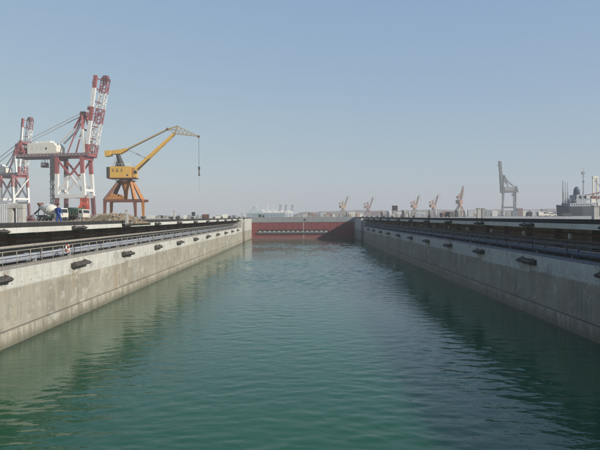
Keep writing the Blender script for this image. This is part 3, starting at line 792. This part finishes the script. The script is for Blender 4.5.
# rubble heap (stuff) with planks
def rubble():
    b = MB(RUBBLE); bm = b.bm; nx, ny = 90, 26; g = []
    d0 = 66.0; xa, xb = px_x(72,d0), px_x(139,d0)
    for j in range(ny+1):
        row = []
        for i in range(nx+1):
            t, u = i/nx, j/ny; x = xa+(xb-xa)*t; y = d0-3.5+10*u
            env = min(1, t*2.6, (1-t)*4)*math.sin(math.pi*u)**.7
            hh = env*(1.0+.35*mnoise.noise((x*.5,y*.5,2))+.3*mnoise.noise((x*1.3,y*1.3,7))+.14*mnoise.noise((x*4,y*4,1)))
            row.append(bm.verts.new((x, y, GZ-.05+max(0,hh)*1.0)))
        g.append(row)
    for j in range(ny):
        for i in range(nx): b.face([g[j][i],g[j][i+1],g[j+1][i+1],g[j+1][i]], rnd.random() < .5)
    for k in range(520):
        t = rnd.random(); x = xa+(xb-xa)*t; y = d0-3.2+rnd.random()*6; u = (y-d0+3.5)/10
        env = min(1, t*2.6, (1-t)*4)*math.sin(math.pi*max(.01,min(.99,u)))**.7
        z = GZ + max(0, env*.95)+rnd.uniform(-.08,.12); s = rnd.uniform(.035,.13)
        b.m(rnd.choice([RUBBLE, RUBBLE, RUBBLE, RUBBLE, CONCG, TIMBER]))
        M = Euler((rnd.random()*3,rnd.random()*3,rnd.random()*3)).to_matrix()
        b.hexa([Vector((x,y,z)) + M @ Vector((a*s*rnd.uniform(.7,1.3),c*s*rnd.uniform(.6,1.2),e*s*rnd.uniform(.4,.9))) for a,c,e in ((-1,-1,-1),(1,-1,-1),(1,1,-1),(-1,1,-1),(-1,-1,1),(1,-1,1),(1,1,1),(-1,1,1))])
    tag(b.obj('rubble_heap'), 'long heap of tan rubble and broken concrete on the sunlit quay', 'rubble', kind='stuff')
rubble()
for k in range(9):
    d = 61.2 + .15*k; x0 = px_x(83+1.5*k,d); b = MB(TIMBER)
    ln = rnd.uniform(1.5,2.3); b.beam((0,0,.05),(ln*.9,.35,ln*.47),.2,.1); b.obj  # a leaning plank
    o = b.obj('timber_plank'); o.location = (x0, d, GZ+.02); o.rotation_euler.z = R(rnd.uniform(-12,10))
    tag(o, 'weathered grey plank leaning in a row against the rubble heap', 'plank', 'planks leaning on the rubble heap')
d = 61; b = MB(CONC); b.box(-.13,.13,-.13,.13,0,px_z(126.5,209.5,d)-GZ-.12); r = root('marker_post','white concrete post in front of the rubble heap below the yellow crane','post',(px_x(126.6,d),d,GZ)); b.obj('shaft', r, .02)
hh = px_z(126.5,209.5,d)-GZ; b = MB(CONC); b.box(-.16,.16,-.16,.16,hh-.12,hh); b.obj('cap', r, .02)

# trucks
def wheels(r, xs, wid, rad, mat=TYRE):
    for x in xs:
        for y in (-wid/2, wid/2):
            b = MB(mat); b.lathe((x,y-.16,rad),(x,y+.16,rad),[(0,rad*.85),(.12,rad),(.88,rad),(1,rad*.85)],18); w = b.obj('wheel', r)
            b = MB(LGREY); b.cyl((x,y-.18,rad),(x,y+.18,rad),rad*.5,n=14); b.obj('rim', w)
def cab(r, x0, x1, mat, zb=.75, zt=2.75):
    b = MB(mat); b.prism([(x0,zb),(x1,zb),(x1+.06,zb+.9),(x1-.22,zt),(x0+.05,zt)],-1.18,1.18); c = b.obj('cab', r, .06)
    b = MB(GLASS); b.prism([(x0+.35,zb+1.02),(x1-.25,zb+1.02),(x1-.38,zt-.22),(x0+.35,zt-.22)],-1.2,-1.183); b.obj('side_window', c)
    b = MB(GLASS); b.hexa([(x1+.04,-1,zb+1.0),(x1+.07,-1,zb+1.0),(x1+.07,1,zb+1.0),(x1+.04,1,zb+1.0),(x1-.19,-1,zt-.2),(x1-.16,-1,zt-.2),(x1-.16,1,zt-.2),(x1-.19,1,zt-.2)]); b.obj('windscreen', c)
    for y in (-.85,.85): b = MB(CREAM); b.box(x1+.05,x1+.1,y-.15,y+.15,zb+.15,zb+.4); b.obj('headlight', c)
def mixer(loc, rz):
    r = root('mixer_truck', 'concrete mixer truck with a cream drum, behind the person in blue', 'mixer truck', loc, rz)
    b = MB(DARK); b.box(-3.9,3.4,-.5,.5,.75,1.05); b.m(GREEN); b.box(-3.9,-2.6,-1.1,1.1,1.05,1.3); b.box(-1.6,1.2,-1.15,-.6,.55,1.0); b.obj('chassis', r)
    cab(r, 2.3, 4.0, DUSTW)
    wheels(r, (3.1,-1.6,-2.9), 2.0, .52)
    b = MB(CREAM); b.lathe((1.9,0,1.95),(-3.3,0,3.15),[(0,.35),(.06,.85),(.28,1.22),(.5,1.24),(.8,.85),(.97,.5),(1,.42)],24)
    dr = b.obj('drum', r); b = MB(LGREY); b.lathe((1.9,0,1.95),(-3.3,0,3.15),[(.36,1.25),(.36,1.275),(.42,1.275),(.42,1.25)],24); b.obj('drum_band', dr)
    b = MB(BROWN); b.lathe((-3.5,0,3.05),(-3.6,0,3.95),[(0,.3),(1,.75)],12); b.obj('hopper', r)
    b = MB(GREEN); b.beam((-3.6,0,2.75),(-5.0,-.5,1.5),.55,.18); b.beam((-3.3,-.8,1.2),(-3.3,-.6,3.1),.12); b.beam((-3.3,.8,1.2),(-3.3,.6,3.1),.12); b.obj('chute', r)
    b = MB(WHITE); b.cyl((1.9,-.6,1.5),(1.9,.6,1.5),.32,n=12); b.obj('water_tank', r)
d = 128; mixer((px_x(51,d), d, GZ), R(-28))
def dump(loc, rz):
    r = root('dump_truck', 'green tipper truck with a white cab parked left of the red steel tower', 'truck', loc, rz)
    b = MB(DARK); b.box(-3.3,2.6,-.5,.5,.75,1.05); b.obj('chassis', r)
    cab(r, 1.9, 3.3, DUSTW, .7, 2.55); wheels(r, (2.6,-1.2,-2.4), 2.0, .52)
    b = MB(GREEN); b.box(-3.4,1.7,-1.2,1.2,1.1,1.25)
    for y in (-1.2,1.12): b.box(-3.4,1.7,y,y+.08,1.25,2.5)
    b.box(-3.4,-3.3,-1.12,1.12,1.25,2.5); b.box(1.6,1.7,-1.12,1.12,1.25,2.9)
    for k in range(6): x = -3.2+k*.92; b.box(x,x+.1,-1.27,-1.201,1.2,2.5)
    b.obj('tipper_body', r)
    b = MB(GREEN)
    b.prism([(-3.28,2.2),(1.58,2.2),(1.0,2.75),(-.6,3.05),(-2.2,2.85)],-1.1,1.1); b.obj('tarpaulin', r, .1)
d = 134; dump((px_x(74.5,d), d, GZ), R(-20))
def excavator(loc, rz):
    r = root('excavator', 'orange red excavator standing behind the green tipper truck', 'excavator', loc, rz)
    for y in (-1.1,1.1): b = MB(DARK); b.prism([(-1.8,.15),(-1.4,0),(1.4,0),(1.8,.15),(1.8,.65),(1.4,.85),(-1.4,.85),(-1.8,.65)],y-.28,y+.28); b.obj('track', r)
    b = MB(ORED); b.box(-2.3,1.3,-1.3,1.3,1.05,2.2); b.box(-2.2,-.8,-1.2,1.2,2.2,2.75); b.cyl((0,0,.6),(0,0,1.05),.7,n=14); b.obj('house', r, .08)
    b = MB(ORED); b.box(-.1,1.5,-1.3,-.35,2.2,3.3); c = b.obj('cab', r, .06); b = MB(GLASS); b.box(.1,1.3,-1.32,-1.302,2.4,3.15); b.obj('side_window', c)
    b = MB(ORED); b.beam((1.2,.2,1.9),(3.2,.2,4.6),.45,.6); b.beam((3.2,.2,4.6),(4.6,.2,3.4),.4,.5); b.obj('boom', r)
    b = MB(ORED); b.beam((4.6,.2,3.4),(4.2,.2,1.6),.35); b.obj('arm', r)
    b = MB(DARK); b.prism([(3.9,1.7),(4.6,1.6),(4.7,1.0),(4.1,.7),(3.6,1.1)],-.35,.75); b.obj('bucket', r)
d = 150; excavator((px_x(70,d), d, GZ), R(10))
d = 158; r = root('steel_tower','orange red latticed steel tower beside the white truck cab','tower',(px_x(84.5,d),d,GZ))
b = MB(ORED); b.lattice((0,0,.2),(0,0,px_z(84,198.5,d)-GZ),1.6,1.6,5,.16); b.obj('lattice_frame', r)
b = MB(ORED); b.box(-1,1,-1,1,0,.2); b.box(-.5,.6,-.82,-.7,.3,3.2); b.obj('base_plate', r)
for k, (px, dd, L_, m, lab) in enumerate(((28,135,2.4,DRED,'dark red steel scrap bundle lying left of the mixer truck'),(33.5,140,1.9,GREY,'grey steel scrap bundle lying left of the mixer truck'),(98,120,2.6,BROWN,'rust brown steel bundle lying behind the planks'))):
    o = root('scrap_bundle', lab, 'scrap', (px_x(px,dd),dd,GZ)); b = MB(m)
    for q in range(14): a = Vector((rnd.uniform(-L_/2,L_/2),rnd.uniform(-.8,.8),rnd.uniform(.1,1.1))); b.beam(a, a+Vector((rnd.uniform(-1.2,1.2),rnd.uniform(-.6,.6),rnd.uniform(-.3,.5))),.16)
    b.box(-L_/2,L_/2,-.7,.7,.0,.5); b.obj('steel_bars', o)

# things along the far part of the left quay
def post(px, top, d, w, mat, lab, name='marker_post', cap=None):
    h = px_z(px,top,d)-GZ; r = root(name, lab, 'post', (px_x(px,d), d, GZ))
    b = MB(mat); b.box(-w/2,w/2,-w/2,w/2,0,h*.93); b.obj('shaft', r, .015); b = MB(cap or mat); b.box(-w*.62,w*.62,-w*.62,w*.62,h*.93,h); b.obj('cap', r, .01)
post(174.2, 210.3, 106, .32, CONC, 'white concrete post on the sunlit quay, right of the hanging crane hook line')
post(242, 213, 175, .45, CONC, 'white post on the sunlit gate pier')
def board(px, top, d, w, h, lab, legs=2):
    z = px_z(px,top,d)-GZ; r = root('notice_board', lab, 'sign', (px_x(px,d), d, GZ))
    b = MB(DARK); b.box(-w/2,w/2,-.06,.06,z-h,z); b.obj('panel', r, .02)
    for x in ((-w*.33,w*.33) if legs == 2 else (0,)): b = MB(DARK); b.cyl((x,.02,0),(x,.02,z-h),.06,n=8); b.obj('leg', r)
board(193.4, 212.0, 124, .75, .85, 'small dark board on one leg on the sunlit quay', 1)
board(394.8, 205.6, 150, 1.45, 1.3, 'large dark board on two legs on the shaded quay')
def container(lab, px, d, w, h, mat, rz=0, z=GZ, group=None, dep=2.4):
    r = root('shipping_container', lab, 'container', (px_x(px,d), d, z), rz, group)
    b = MB(mat); b.box(-w/2,w/2,-dep/2,dep/2,.02,h); k = -w/2+.2
    while k < w/2-.2: b.box(k,k+.14,-dep/2-.05,-dep/2-.001,.25,h-.2); k += .3 if w < 8 else .6
    b.obj('body', r)
    for x in (-w/2,w/2):
        for y in (-dep/2,dep/2): b = MB(DARK); b.box(x-.07,x+.07,y-.07,y+.07,0,h+.02); b.obj('corner_post', r)
container('small red brown steel box on the sunlit quay', 205.7, 150, 1.45, 1.35, TARP, 0, dep=1.4)
container('long white container lying beyond the yellow crane', 152, 300, 5.5, 1.6, WHITE)
container('red brown container on the shaded quay beside a small red crane', 445, 240, 3.4, 1.75, TARP, R(12))
def car(lab, px, d, mat, rz, van=False, z=GZ, g='vehicles parked on the quays'):
    r = root('parked_van' if van else 'parked_car', lab, 'van' if van else 'car', (px_x(px,d), d, z), rz, g)
    b = MB(mat)
    if van: b.prism([(-2.3,.35),(2.2,.35),(2.3,1.0),(1.7,1.25),(1.2,2.0),(-2.3,2.0)],-.9,.9)
    else: b.prism([(-2.1,.3),(2.1,.3),(2.15,.75),(1.1,.9),(.5,1.42),(-1.1,1.42),(-1.8,.95),(-2.15,.85)],-.85,.85)
    c = b.obj('body', r, .06); b = MB(GLASS)
    if van: b.prism([(.0,1.25),(1.5,1.25),(1.1,1.85),(.0,1.85)],-.915,.915)
    else: b.prism([(-1.4,.93),(.9,.93),(.42,1.34),(-1.02,1.34)],-.865,.865)
    b.obj('window', c)
    for x in (-1.35,1.35):
        for y in (-.78,.78): b = MB(TYRE); b.cyl((x,y-.1,.33),(x,y+.1,.33),.33,n=14); b.obj('wheel', r)
car('dark car parked right of the yellow crane on the sunlit quay', 161, 230, DARK, R(10))
car('grey car parked behind the dark car on the sunlit quay', 167, 270, GREY, R(170))
car('blue grey car farther along the sunlit quay', 219, 300, BLUE2, R(20))
car('dark van parked on the shaded quay beside the red brown container', 449, 215, DARK, R(100), True)
car('dark van parked on the shaded quay near the grey container crane', 528.5, 250, DARK, R(80), True)
car('white car parked on the shaded quay, nearest the ship', 551, 255, DUSTW, R(12))
car('white van parked on the shaded quay before the ship', 542, 250, DUSTW, R(8), True)
car('dark car parked on the shaded quay below the ship bow', 566, 240, DARK, R(0))
for i, (px, dd) in enumerate(((214,330),(222,345),(230,340),(237,352))):
    hut(f'pale low shed far along the sunlit quay, {ORD[i]} from the yellow crane', (px_x(px,dd),dd,GZ if px_x(px,dd) < -60 else -.6+8.2), 3.2, 3, 1.7+.6*(i%2), (CREAM,LGREY,CREAM,GREY)[i], 'quay_shed') if px_x(px,dd) < -60 else \
    hut(f'pale low shed far along the sunlit quay, {ORD[i]} from the yellow crane', (px_x(px,205)-1,205,GZ), 1.6, 2, .9+.3*(i%2), (CREAM,LGREY,CREAM,GREY)[i], 'quay_shed')

# right quay things
post(594.6, 205.5, 62, .55, CONC, 'thick pale concrete pier with cap at the right edge, in front of the ship', 'concrete_pier')
post(478.3, 208.0, 92, .5, CONC, 'beige short concrete pier on the shaded quay, left one of a pair', 'concrete_pier')
post(482.8, 208.3, 92, .42, CONCG, 'beige short concrete pier on the shaded quay, right one of a pair', 'concrete_pier')
def tank(px, d, w, top, lab, mat):
    h = px_z(px,top,d)-GZ; r = root('storage_tank', lab, 'tank', (px_x(px,d), d, GZ), 0, 'pale tanks behind the shaded quay')
    b = MB(mat); b.lathe((0,0,0),(0,0,h),[(0,w/2),(.88,w/2),(.9,w/2*1.03),(.93,w/2),(1,w*.12)],20); b.obj('shell', r)
    b = MB(GREY); b.box(w/2,w/2+.12,-.3,.3,0,h*.9); b.obj('ladder', r)
for i, (px, w, top) in enumerate(((382.5,1.5,211.2),(389,1.9,210.8),(403.8,1.7,209.8),(409,1.0,211.4),(429.8,1.3,209.8),(435.5,1.0,210.6),(457.2,2.2,209.4),(464.8,1.4,210.2))):
    tank(px, 240, w, top, f'pale storage tank behind the shaded quay, {ORD[i]} from the dock gate', (CONCG,LGREY)[i%2])
# container rows across the harbour
mats = [LGREY, GREY, WHITE, BLUE2, TARP, CREAM, LGREY]
i = 0
for px in (470,487,494,514,519,524,532,537,543,549,554):
    m = mats[i % 7]; nm = {'light_grey_paint':'light grey','grey_steel':'grey','white_paint':'white','dark_blue_pipe_paint':'blue','red_brown_box_paint':'brown','cream_paint':'cream'}[m.name]
    container(f'hazy {nm} container block across the harbour, {ORD[i]} of its row', px, 800, 6.0+rnd.random()*2, 5+rnd.random()*6, m, 0, 6.9, 'container blocks across the harbour', 6); i += 1
for i, (px, w, h) in enumerate(((312,9,6),(322,14,8),(333,8,6),(352,12,9),(360,9,7),(376,14,9),(398,10,8),(421,12,8),(447,14,9),(472,12,9),(489,14,8))):
    hut(f'hazy low harbour shed on the far shore, {ORD[i]} from the gate', (px_x(px,1040),1040,6.9), w, 12, h, (CREAM,LGREY,TARP)[i%3], 'harbour_shed')

def far_stacks():
    cols = [(LGREY,'light grey'),(GREY,'grey'),(CREAM,'cream'),(TARP,'brown'),(BLUE2,'blue'),(OCH,'ochre'),(CONCG,'drab')]
    cnt = {}; q = random.Random(3)
    for i in range(58):
        px = 300 + i*5.1 + q.uniform(-2,2); m, nm = cols[q.choice([0,1,1,2,3,4,5,6,6,6])]
        cnt[nm] = cnt.get(nm, 0) + 1
        if cnt[nm] > 20: continue
        dd = q.uniform(830, 985); h = q.choice([2.6,3.5,4.5,4.5,5.5,7.5]); w = q.uniform(3.0, 9.0)
        o = MB(m); o.box(-w/2,w/2,-3,3,0,h*q.uniform(.55,1)); o.box(-w/2,w/2-w*q.uniform(.15,.6),-2.9,3.1,0,h)
        if q.random() < .3: o.cyl((w*.3,0,h*.5),(w*.3,0,h+q.uniform(1.5,5)),.22,n=5)
        ob = o.obj('container_stack'); ob.location = (px_x(px,dd), dd, 6.9); ob.rotation_euler.z = q.uniform(-.3,.3)
        tag(ob, f'hazy {nm} container stack on the far shore, {ORD[cnt[nm]-1]} {nm} one from the gate', 'container stack', 'container stacks on the far shore')
far_stacks()
q = random.Random(11)
for i in range(12):
    px = 158 + i*6.6 + q.uniform(-1.5,1.5); d = q.uniform(150, 205); x = px_x(px, d)
    if x > -20.6: d = F*21.5/(CX-px); x = -21.5
    w, h = q.uniform(.5,1.4), q.uniform(.75,1.5); m = q.choice([CREAM, LGREY, CONCG, GREY, CONCG, DARK])
    b = MB(m); b.box(-w/2,w/2,-.5,.5,.06,h)
    if i % 3 == 0: b.cyl((w*.2,0,h),(w*.2,0,h+.7),.05,n=6)
    b.box(-w/2+.05,w/2-.05,-.45,.45,0,.06)
    o = b.obj('equipment_box'); o.location = (x, d, GZ+.003)
    tag(o, f'small equipment box on the far sunlit quay, {ORD[i]} from the yellow crane', 'equipment box', 'equipment boxes along the far sunlit quay')

# ------------------------------------------------------------------ ships
def ship_right():
    d = 300.0; X = lambda px: px_x(px,d) - px_x(580,d); Z = lambda px, py: px_z(px,py,d)
    r = root('cargo_ship', 'cargo ship with dark hull, pale superstructure and masts moored beyond the shaded quay', 'ship', (px_x(580,d), d, 0))
    zt = Z(580,206.5)
    b = MB(paint('dark_hull_paint',(.035,.045,.06),.6,.5)); bm = b.bm
    st = [(X(556),0.3,1.0),(X(558.5),3.5,.6),(X(563),6.0,0),(X(575),7.5,-.1),(X(640),7.5,0),(X(700),6.5,.3),(X(730),.4,2.0)]
    rings = []
    for x, hw, dz in st:
        rings.append([bm.verts.new(q) for q in ((x+1.2,-hw*.8,-2.5),(x,-hw,zt+dz*.9),(x,hw,zt+dz*.9),(x+1.2,hw*.8,-2.5))])
    for a, c in zip(rings, rings[1:]):
        for k in range(4): b.face([a[k],a[(k+1)%4],c[(k+1)%4],c[k]])
    b.face(rings[0]); b.face(rings[-1][::-1]); b.obj('hull', r)
    sp = paint('ship_white_paint',(.25,.275,.295),.65,.6)
    b = MB(sp); b.box(X(565),X(590),-5,5,zt,Z(575,203)); b.box(X(571.5),X(588),-4.5,4.5,Z(575,203),Z(575,199)); b.box(X(572.5),X(582),-4,4,Z(575,199),Z(575,195)); sup = b.obj('superstructure', r)
    for k in range(9): b = MB(GLASS); x = X(566.5+k*2.3); b.box(x,x+.5,-5.03,-5.002,zt+.5,zt+1.1); b.obj('porthole', sup)
    b = MB(GLASS); b.box(X(573),X(581.5),-4.04,-4.002,Z(575,197.8),Z(575,196.3)); b.obj('bridge_window', sup)
    b = MB(sp); b.box(X(568),X(572.4),-6,6,Z(575,201.6),Z(575,201.2)); b.obj('bridge_wing', sup)
    q = random.Random(4)
    for i in range(26):
        x = X(565+q.uniform(0,29)); z = zt if x < X(571) else Z(575,203) if i % 2 else Z(575,199) if x < X(586) else zt
        w = q.uniform(.3,1.1); m = q.choice([sp, GREY, LGREY, BROWN, CREAM]); b = MB(m); y = q.uniform(-4.4,-2)
        if i % 3: b.box(x-w,x+w,y-.5,y+.5,z+.002,z+q.uniform(.6,1.9))
        else: b.beam((x,y,z),(x+q.uniform(-1,1),y,z+q.uniform(2,4.5)),.2)
        b.obj('deck_fitting', r)
    b = MB(BLUE2); b.m(paint('funnel_blue',(.05,.09,.14),.6,.4)); b.lathe((X(576),0,Z(575,195)),(X(576),0,Z(575,186.8)),[(0,1.7),(.5,1.45),(.55,1.6),(.8,1.2),(1,.5)],16); b.obj('funnel', r)
    b = MB(GREY); x = X(582.6); b.beam((x,0,Z(580,199)),(x,0,Z(580,173)),.55,.55,.25,.25); b.beam((x-1.1,0,Z(580,176.5)),(x+1.2,0,Z(580,176.5)),.2); b.beam((x-.8,0,Z(580,182)),(x+.8,0,Z(580,182)),.18); b.box(x-.7,x+.5,-.5,.5,Z(580,174.6),Z(580,172)); b.beam((x,0,Z(580,172)),(x,0,Z(580,168.5)),.12); b.obj('radar_mast', r)
    for px, top in ((562.3,180.5),(564.8,182.5),(567.0,182.5)):
        b = MB(DARK if px < 563 else GREY); b.beam((X(px),0,zt),(X(px-.1),0,Z(565,top)),.42,.42,.18,.18); b.beam((X(px),0,zt+9),(X(px+1.8),0,zt+1),.12); b.obj('mast', r)
    b = MB(CREAM)
    for px in (590.6,594.8):
        b.beam((X(px),-2,zt),(X(px),-2,Z(592,178)),.72)
    b.box(X(589.8),X(595),-2.6,-1.4,Z(592,178.6),Z(592,176.6)); b.obj('kingpost_frame', r)
    b = MB(BROWN); b.box(X(580),X(596),-3,3,Z(585,199.2),Z(585,196.2)); b.obj('deck_cargo', r)
    b = MB(TARP); b.beam((X(583),-3.2,Z(585,195.5)),(X(600),-3.2,Z(585,192)),.5); b.beam((X(591),-2,Z(592,180)),(X(606),-3,Z(592,197)),.25); b.obj('derrick_boom', r)
ship_right()
def ship_far():
    d = 560.0; X = lambda px: px_x(px,d) - px_x(256,d); Z = lambda py: px_z(256,py,d)
    r = root('passenger_ship', 'hazy pale blue white ship seen above the gate beside the sunlit pier', 'ship', (px_x(256,d), d, 0)); z0 = Z(213)
    hm = paint('pale_blue_hull',(.22,.27,.29),.6,.4)
    b = MB(hm); b.prism([(X(246.5)+1,-2),(X(283),-2),(X(285.5),z0+.6),(X(282),z0),(X(247),z0)],-6,6); b.obj('hull', r)
    b = MB(paint('pale_blue_white',(.36,.40,.41),.6,.4)); b.box(X(249),X(263),-4.5,4.5,z0,Z(210.8)); b.box(X(250.5),X(258),-4,4,Z(210.8),Z(208.6)); b.obj('superstructure', r)
    b = MB(hm); b.box(X(253),X(255),-1,1,Z(208.6),Z(206.8)); b.obj('funnel', r)
    b = MB(WHITE); b.beam((X(257),0,Z(208.6)),(X(257),0,Z(203.5)),.3); b.beam((X(268),0,z0),(X(268),0,Z(205)),.35); b.beam((X(268),0,Z(205)),(X(276),0,z0+1),.2); b.obj('mast', r)
ship_far()
def gantry(px, d, top, lab, dark):
    h = px_z(px,top,d)-6.9; s = h/40; r = root('gantry_crane', lab, 'crane', (px_x(px,d), d, 6.9), R(8), 'white gantry cranes across the harbour'); r.scale = (s,s,s)
    b = MB(WHITE)
    for y in (-6,6):
        b.beam((-9,y,0),(-5,y,16),1.5); b.beam((8,y,0),(5,y,16),1.5); b.box(-9,9,y-.8,y+.8,15,17); b.beam((-8,y,4),(7,y,4),1.0)
    b.obj('leg_frame', r)
    b = MB(WHITE); b.box(-16,7,-2,2,17,20); b.box(-10,-2,-3,3,20,23.5); b.obj('girder', r)
    b = MB(GREY if dark else WHITE); b.lattice((5,0,19),(8,0,38),3,2.4,7,.5); b.obj('boom', r)
    b = MB(GREY if dark else LGREY); b.box(4.5,10.5,-3,3,34,40) if dark else b.box(6.5,9,-1.5,1.5,37,40); b.beam((0,0,23),(5,0,33),.6); b.obj('boom_head', r)
for px, top, dk, lab in ((278.2,204.6,True,'far white gantry crane with grey raised head, leftmost of three alike'),
                         (283.8,204.6,True,'far white gantry crane with grey raised head, middle of three alike'),
                         (290.2,204.6,True,'far white gantry crane with grey raised head, rightmost of three alike'),
                         (265.0,203.6,False,'far all white gantry crane just right of the pale blue ship'),
                         (271.0,204.6,False,'far all white gantry crane between the pale blue ship and the grey headed three')):
    gantry(px, 780, top, lab, dk)

# ------------------------------------------------------------------ haze, light, camera
k = bpy.data.materials.new('haze_air'); k.use_nodes = True; t = k.node_tree; t.nodes.clear()
o = t.nodes.new('ShaderNodeOutputMaterial'); v = t.nodes.new('ShaderNodeVolumePrincipled')
v.inputs['Color'].default_value = (.62,.63,.64,1); v.inputs['Density'].default_value = .00047; v.inputs['Anisotropy'].default_value = 0.0
t.links.new(v.outputs[0], o.inputs['Volume'])
b = MB(k); b.box(-2450,2450,-120,2900,-9,96); hz = b.obj('haze'); hz['kind'] = 'stuff'

SUN = Vector((1, -.6, .556)).normalized()
w = bpy.data.worlds.new('World'); S.world = w; w.use_nodes = True; t = w.node_tree
bg = t.nodes['Background']; sk = t.nodes.new('ShaderNodeTexSky'); sk.sky_type = 'NISHITA'; sk.sun_disc = False
sk.sun_elevation = math.asin(SUN.z); sk.sun_rotation = math.atan2(SUN.x, SUN.y)
sk.air_density = 1.0; sk.dust_density = .4; sk.ozone_density = 1.2; sk.altitude = 0
sep = t.nodes.new('ShaderNodeSeparateColor'); cmb = t.nodes.new('ShaderNodeCombineColor'); t.links.new(sk.outputs[0], sep.inputs[0])
for i, (gam, mul) in enumerate(((.45, 1.18), (.36, 1.56), (.11, 2.74))):      # hazy air: the sky's range is narrower than a clear one's
    pw = t.nodes.new('ShaderNodeMath'); pw.operation = 'POWER'; pw.inputs[1].default_value = gam; t.links.new(sep.outputs[i], pw.inputs[0])
    mu = t.nodes.new('ShaderNodeMath'); mu.operation = 'MULTIPLY'; mu.inputs[1].default_value = mul; t.links.new(pw.outputs[0], mu.inputs[0]); t.links.new(mu.outputs[0], cmb.inputs[i])
t.links.new(cmb.outputs[0], bg.inputs[0]); bg.inputs[1].default_value = .14
ld = bpy.data.lights.new('sun', 'SUN'); ld.energy = 4.9; ld.angle = R(.6); ld.color = (1,.95,.87)
lo = bpy.data.objects.new('sun', ld); COL.objects.link(lo); lo.rotation_euler = SUN.to_track_quat('Z','Y').to_euler(); lo.location = (50,-30,60)

cd = bpy.data.cameras.new('camera'); cd.lens = 35; cd.sensor_width = 36; cd.clip_start = .1; cd.clip_end = 8000
co = bpy.data.objects.new('camera', cd); COL.objects.link(co)
pitch, yaw = math.atan((225-HY)/F), math.atan((CX-300)/F)
co.matrix_world = Matrix.Translation((0,0,ZC)) @ (Matrix.Rotation(yaw,4,'Z') @ Matrix.Rotation(math.pi/2-pitch,4,'X') @ Matrix.Rotation(-ROLL,4,'Z'))
S.camera = co
S.view_settings.view_transform = 'Standard'; S.view_settings.look = 'None'; S.view_settings.gamma = 1; S.view_settings.exposure = .38
S.view_settings.use_curve_mapping = False
S.cycles.use_denoising = True
S.cycles.volume_bounces = 1; S.cycles.max_bounces = 6
